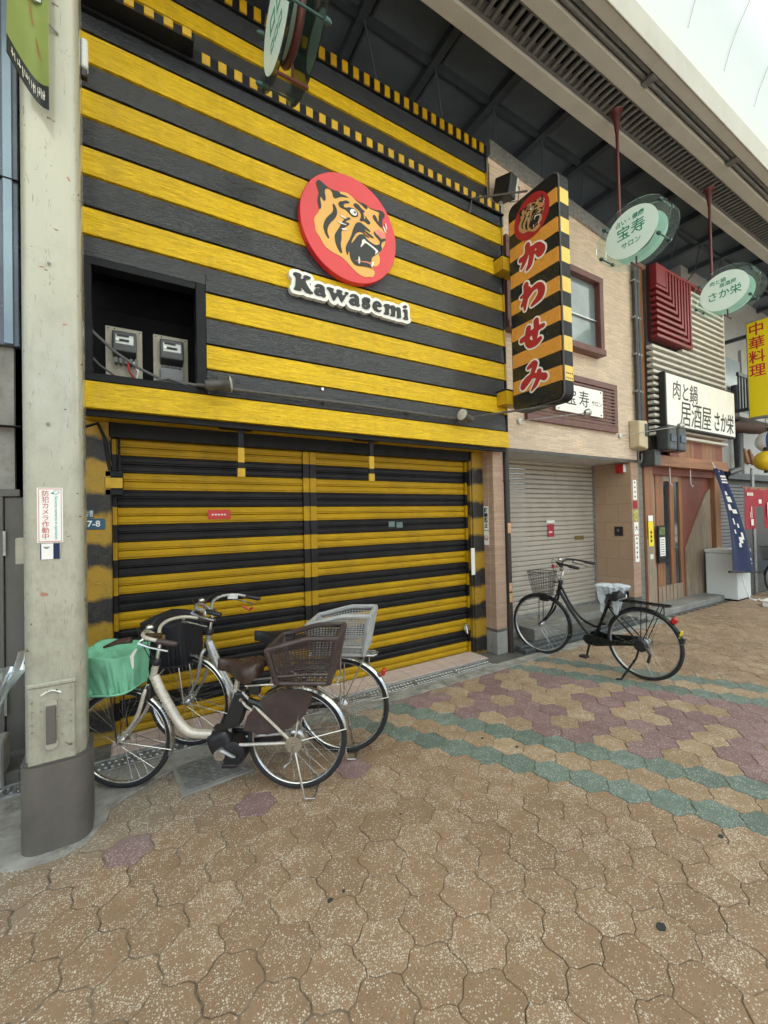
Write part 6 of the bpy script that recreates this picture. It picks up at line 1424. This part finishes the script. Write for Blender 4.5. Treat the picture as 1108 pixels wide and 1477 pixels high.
b=MB(); b.torus(S2(Vector((.83,.27,1.045))),(1,.2,0),.016,.006,14,6); b.obox(S2(Vector((.92,-.22,1.06))),(.07,.03,.03),(1,0,0)); b.build('bar_end',M_white2,b2,local=True,smooth=40)
b=MB(); b.tube([S2(p) for p in [(.86,-.26,.98),(.80,-.26,.95),(.77,-.25,.97)]],.009,5); b.build('red_tab',M_red,b2,local=True)
# ---- black bicycle in front of the salon
b3=bicycle('bicycle','black bicycle with wire basket and bagged saddle in front of the salon shutter',(4.340,2.276),(4.233,3.374),.350,1.11,M_blackpt,0)
S3=common(b3,.350,1.11,M_blackpt,(.895,.745),(.865,.865),(.83,1.015),(.495,.285),(.30,.845),None,R(10),M_blackpt,M_alu,M_blackpt,M_blackpl,M_blackpl,
  [(.888,0,.77),(.75,0,.56),(.60,0,.38),(.495,0,.285)],twin=[(.87,0,.84),(.76,0,.64),(.64,0,.50),(.52,0,.44),(.44,0,.43)],barw=.26,barback=.30,barrise=.10,barm=M_blackpt,hubR=.05)
cranks(b3,(.495,.285),R(-78),M_blackpt)
b=MB(); b.prism([(.57,.34),(.60,.285),(.56,.22),(.45,.215),(.06,.30),(-.05,.33),(-.06,.37),(.02,.40),(.40,.355),(.50,.37)],lambda u,v,d:(u,d,v),-.088,-.066); b.build('chain_case',M_blackpt,b3,local=True,bevel=.006)
b=MB(); b.prism([(.57,.33),(.59,.285),(.55,.24),(.45,.235),(.25,.285),(.25,.33),(.50,.35)],lambda u,v,d:(u,d,v),.055,.066); b.build('crank_cover',M_blackpt,b3,local=True,bevel=.004)
rack(b3,M_blackpt,.755,.20,-.23,.350)
wire_basket(b3,'front_basket',M_blackpl,(.985,1.165,.085),(.955,1.215,.12),.70,.975,9,15,.0020,S3)
b=MB(); b.tube([S3(p) for p in [(1.11,.06,.35),(1.10,.06,.70)]],.005,5); b.tube([S3(p) for p in [(1.11,-.06,.35),(1.10,-.06,.70)]],.005,5); b.tube([S3(p) for p in [(.90,0,.86),(.95,0,.86)]],.008,5); b.obox(S3(Vector((1.06,.0,.655))),(.10,.05,.05),(1,0,0)); b.build('basket_stay',M_blackpl,b3,local=True)
b=MB(); b.tube([(0,.075,.35),(.03,.10,.22),(.13,.20,.012),(.165,.23,.012)],.010,6); b.build('kickstand',M_blackpt,b3,local=True,smooth=40); b=MB(); b.lathe([(.062,-.02),(.066,.0),(.05,.02)],(0,.078,.35),(0,1,0),16); b.tube([(-.05,.08,.34),(-.09,.085,.28),(-.07,.085,.20)],.014,6); b.build('hub_brake',M_blackpl,b3,local=True,smooth=40)
b=MB(); b.obox((-.275,0,.625),(.05,.05,.06),(1,0,.7)); b.build('tail_light',M_red,b3,local=True,bevel=.010); b=MB(); b.obox((-.325,0,.505),(.012,.045,.07),(1,0,.3)); b.build('yellow_tag',M_yellowsign,b3,local=True); b=MB(); b.obox((-.345,0,.45),(.015,.05,.05),(1,0,.5)); b.build('mud_flap',M_blackpl,b3,local=True)
M_bag=M('crinkled_bag',(.72,.80,.86),.22,var=.12,vs=18,spec=.7); M_bag.node_tree.nodes['Principled BSDF'].inputs['Alpha'].default_value=.62
def bagf(a,b):
    an=2*math.pi*a; s=math.sin(an); c=math.cos(an); w=.55 if c>0 else 1.0
    rr=1.0*(1+.09*math.sin(7*an+5*b)+.07*math.sin(15*an-9*b)+.05*math.sin(29*an+13*b)); rz=b
    if rz<.45: t=rz/.45; k=t; z=.912+.010*math.sin(9*an)*t-.02*t*t
    else: t=(rz-.45)/.55; k=1.0-.55*t*(1 if c<.3 else .7)+.05*math.sin(11*an)*t; z=.892-.19*t*(1+.55*math.sin(3*an+1)); 
    return (.285+.165*c*k*rr, .128*s*k*rr*(max(w,.72) if rz<.45 else .85), z)
b=MB(); b.grid(bagf,90,26); b.build('saddle_bag',M_bag,b3,local=True)
b=MB(); b.lathe([(.03,-.02),(.03,.02)],(.17,.02,.80),(0,1,0),12); b.build('spring_cap',M_white2,b3,local=True)
# ---- bicycle at the right edge, mostly out of the picture
b4=bicycle('bicycle','dark bicycle with a yellow frame tube behind the navy banner',(10.62,3.02),(11.6,2.6),.335,1.10,M_blackpt,0)
M_bikeyel=M('yellow_bicycle_paint',(.72,.46,.05),.3,var=.05,coat=.3)
S4=common(b4,.335,1.10,M_bikeyel,(.915,.72),(.885,.83),(.855,.99),(.47,.285),(.31,.80),None,0,M_blackpt,M_steel,M_blackpt,M_blackpl,M_blackpl,
  [(.905,0,.75),(.86,0,.65),(.78,0,.50),(.68,0,.40),(.56,0,.36),(.44,0,.40)],hubR=.04)
wire_basket(b4,'rear_basket',M_blackpl,(-.22,.14,.13),(-.26,.18,.16),.70,.95,9,8,.003)
rack(b4,M_blackpt,.70,.20,-.23,.335); centre_stand(b4,.335,M_steel,.11,-.05); cranks(b4,(.47,.285),R(20),M_steel)
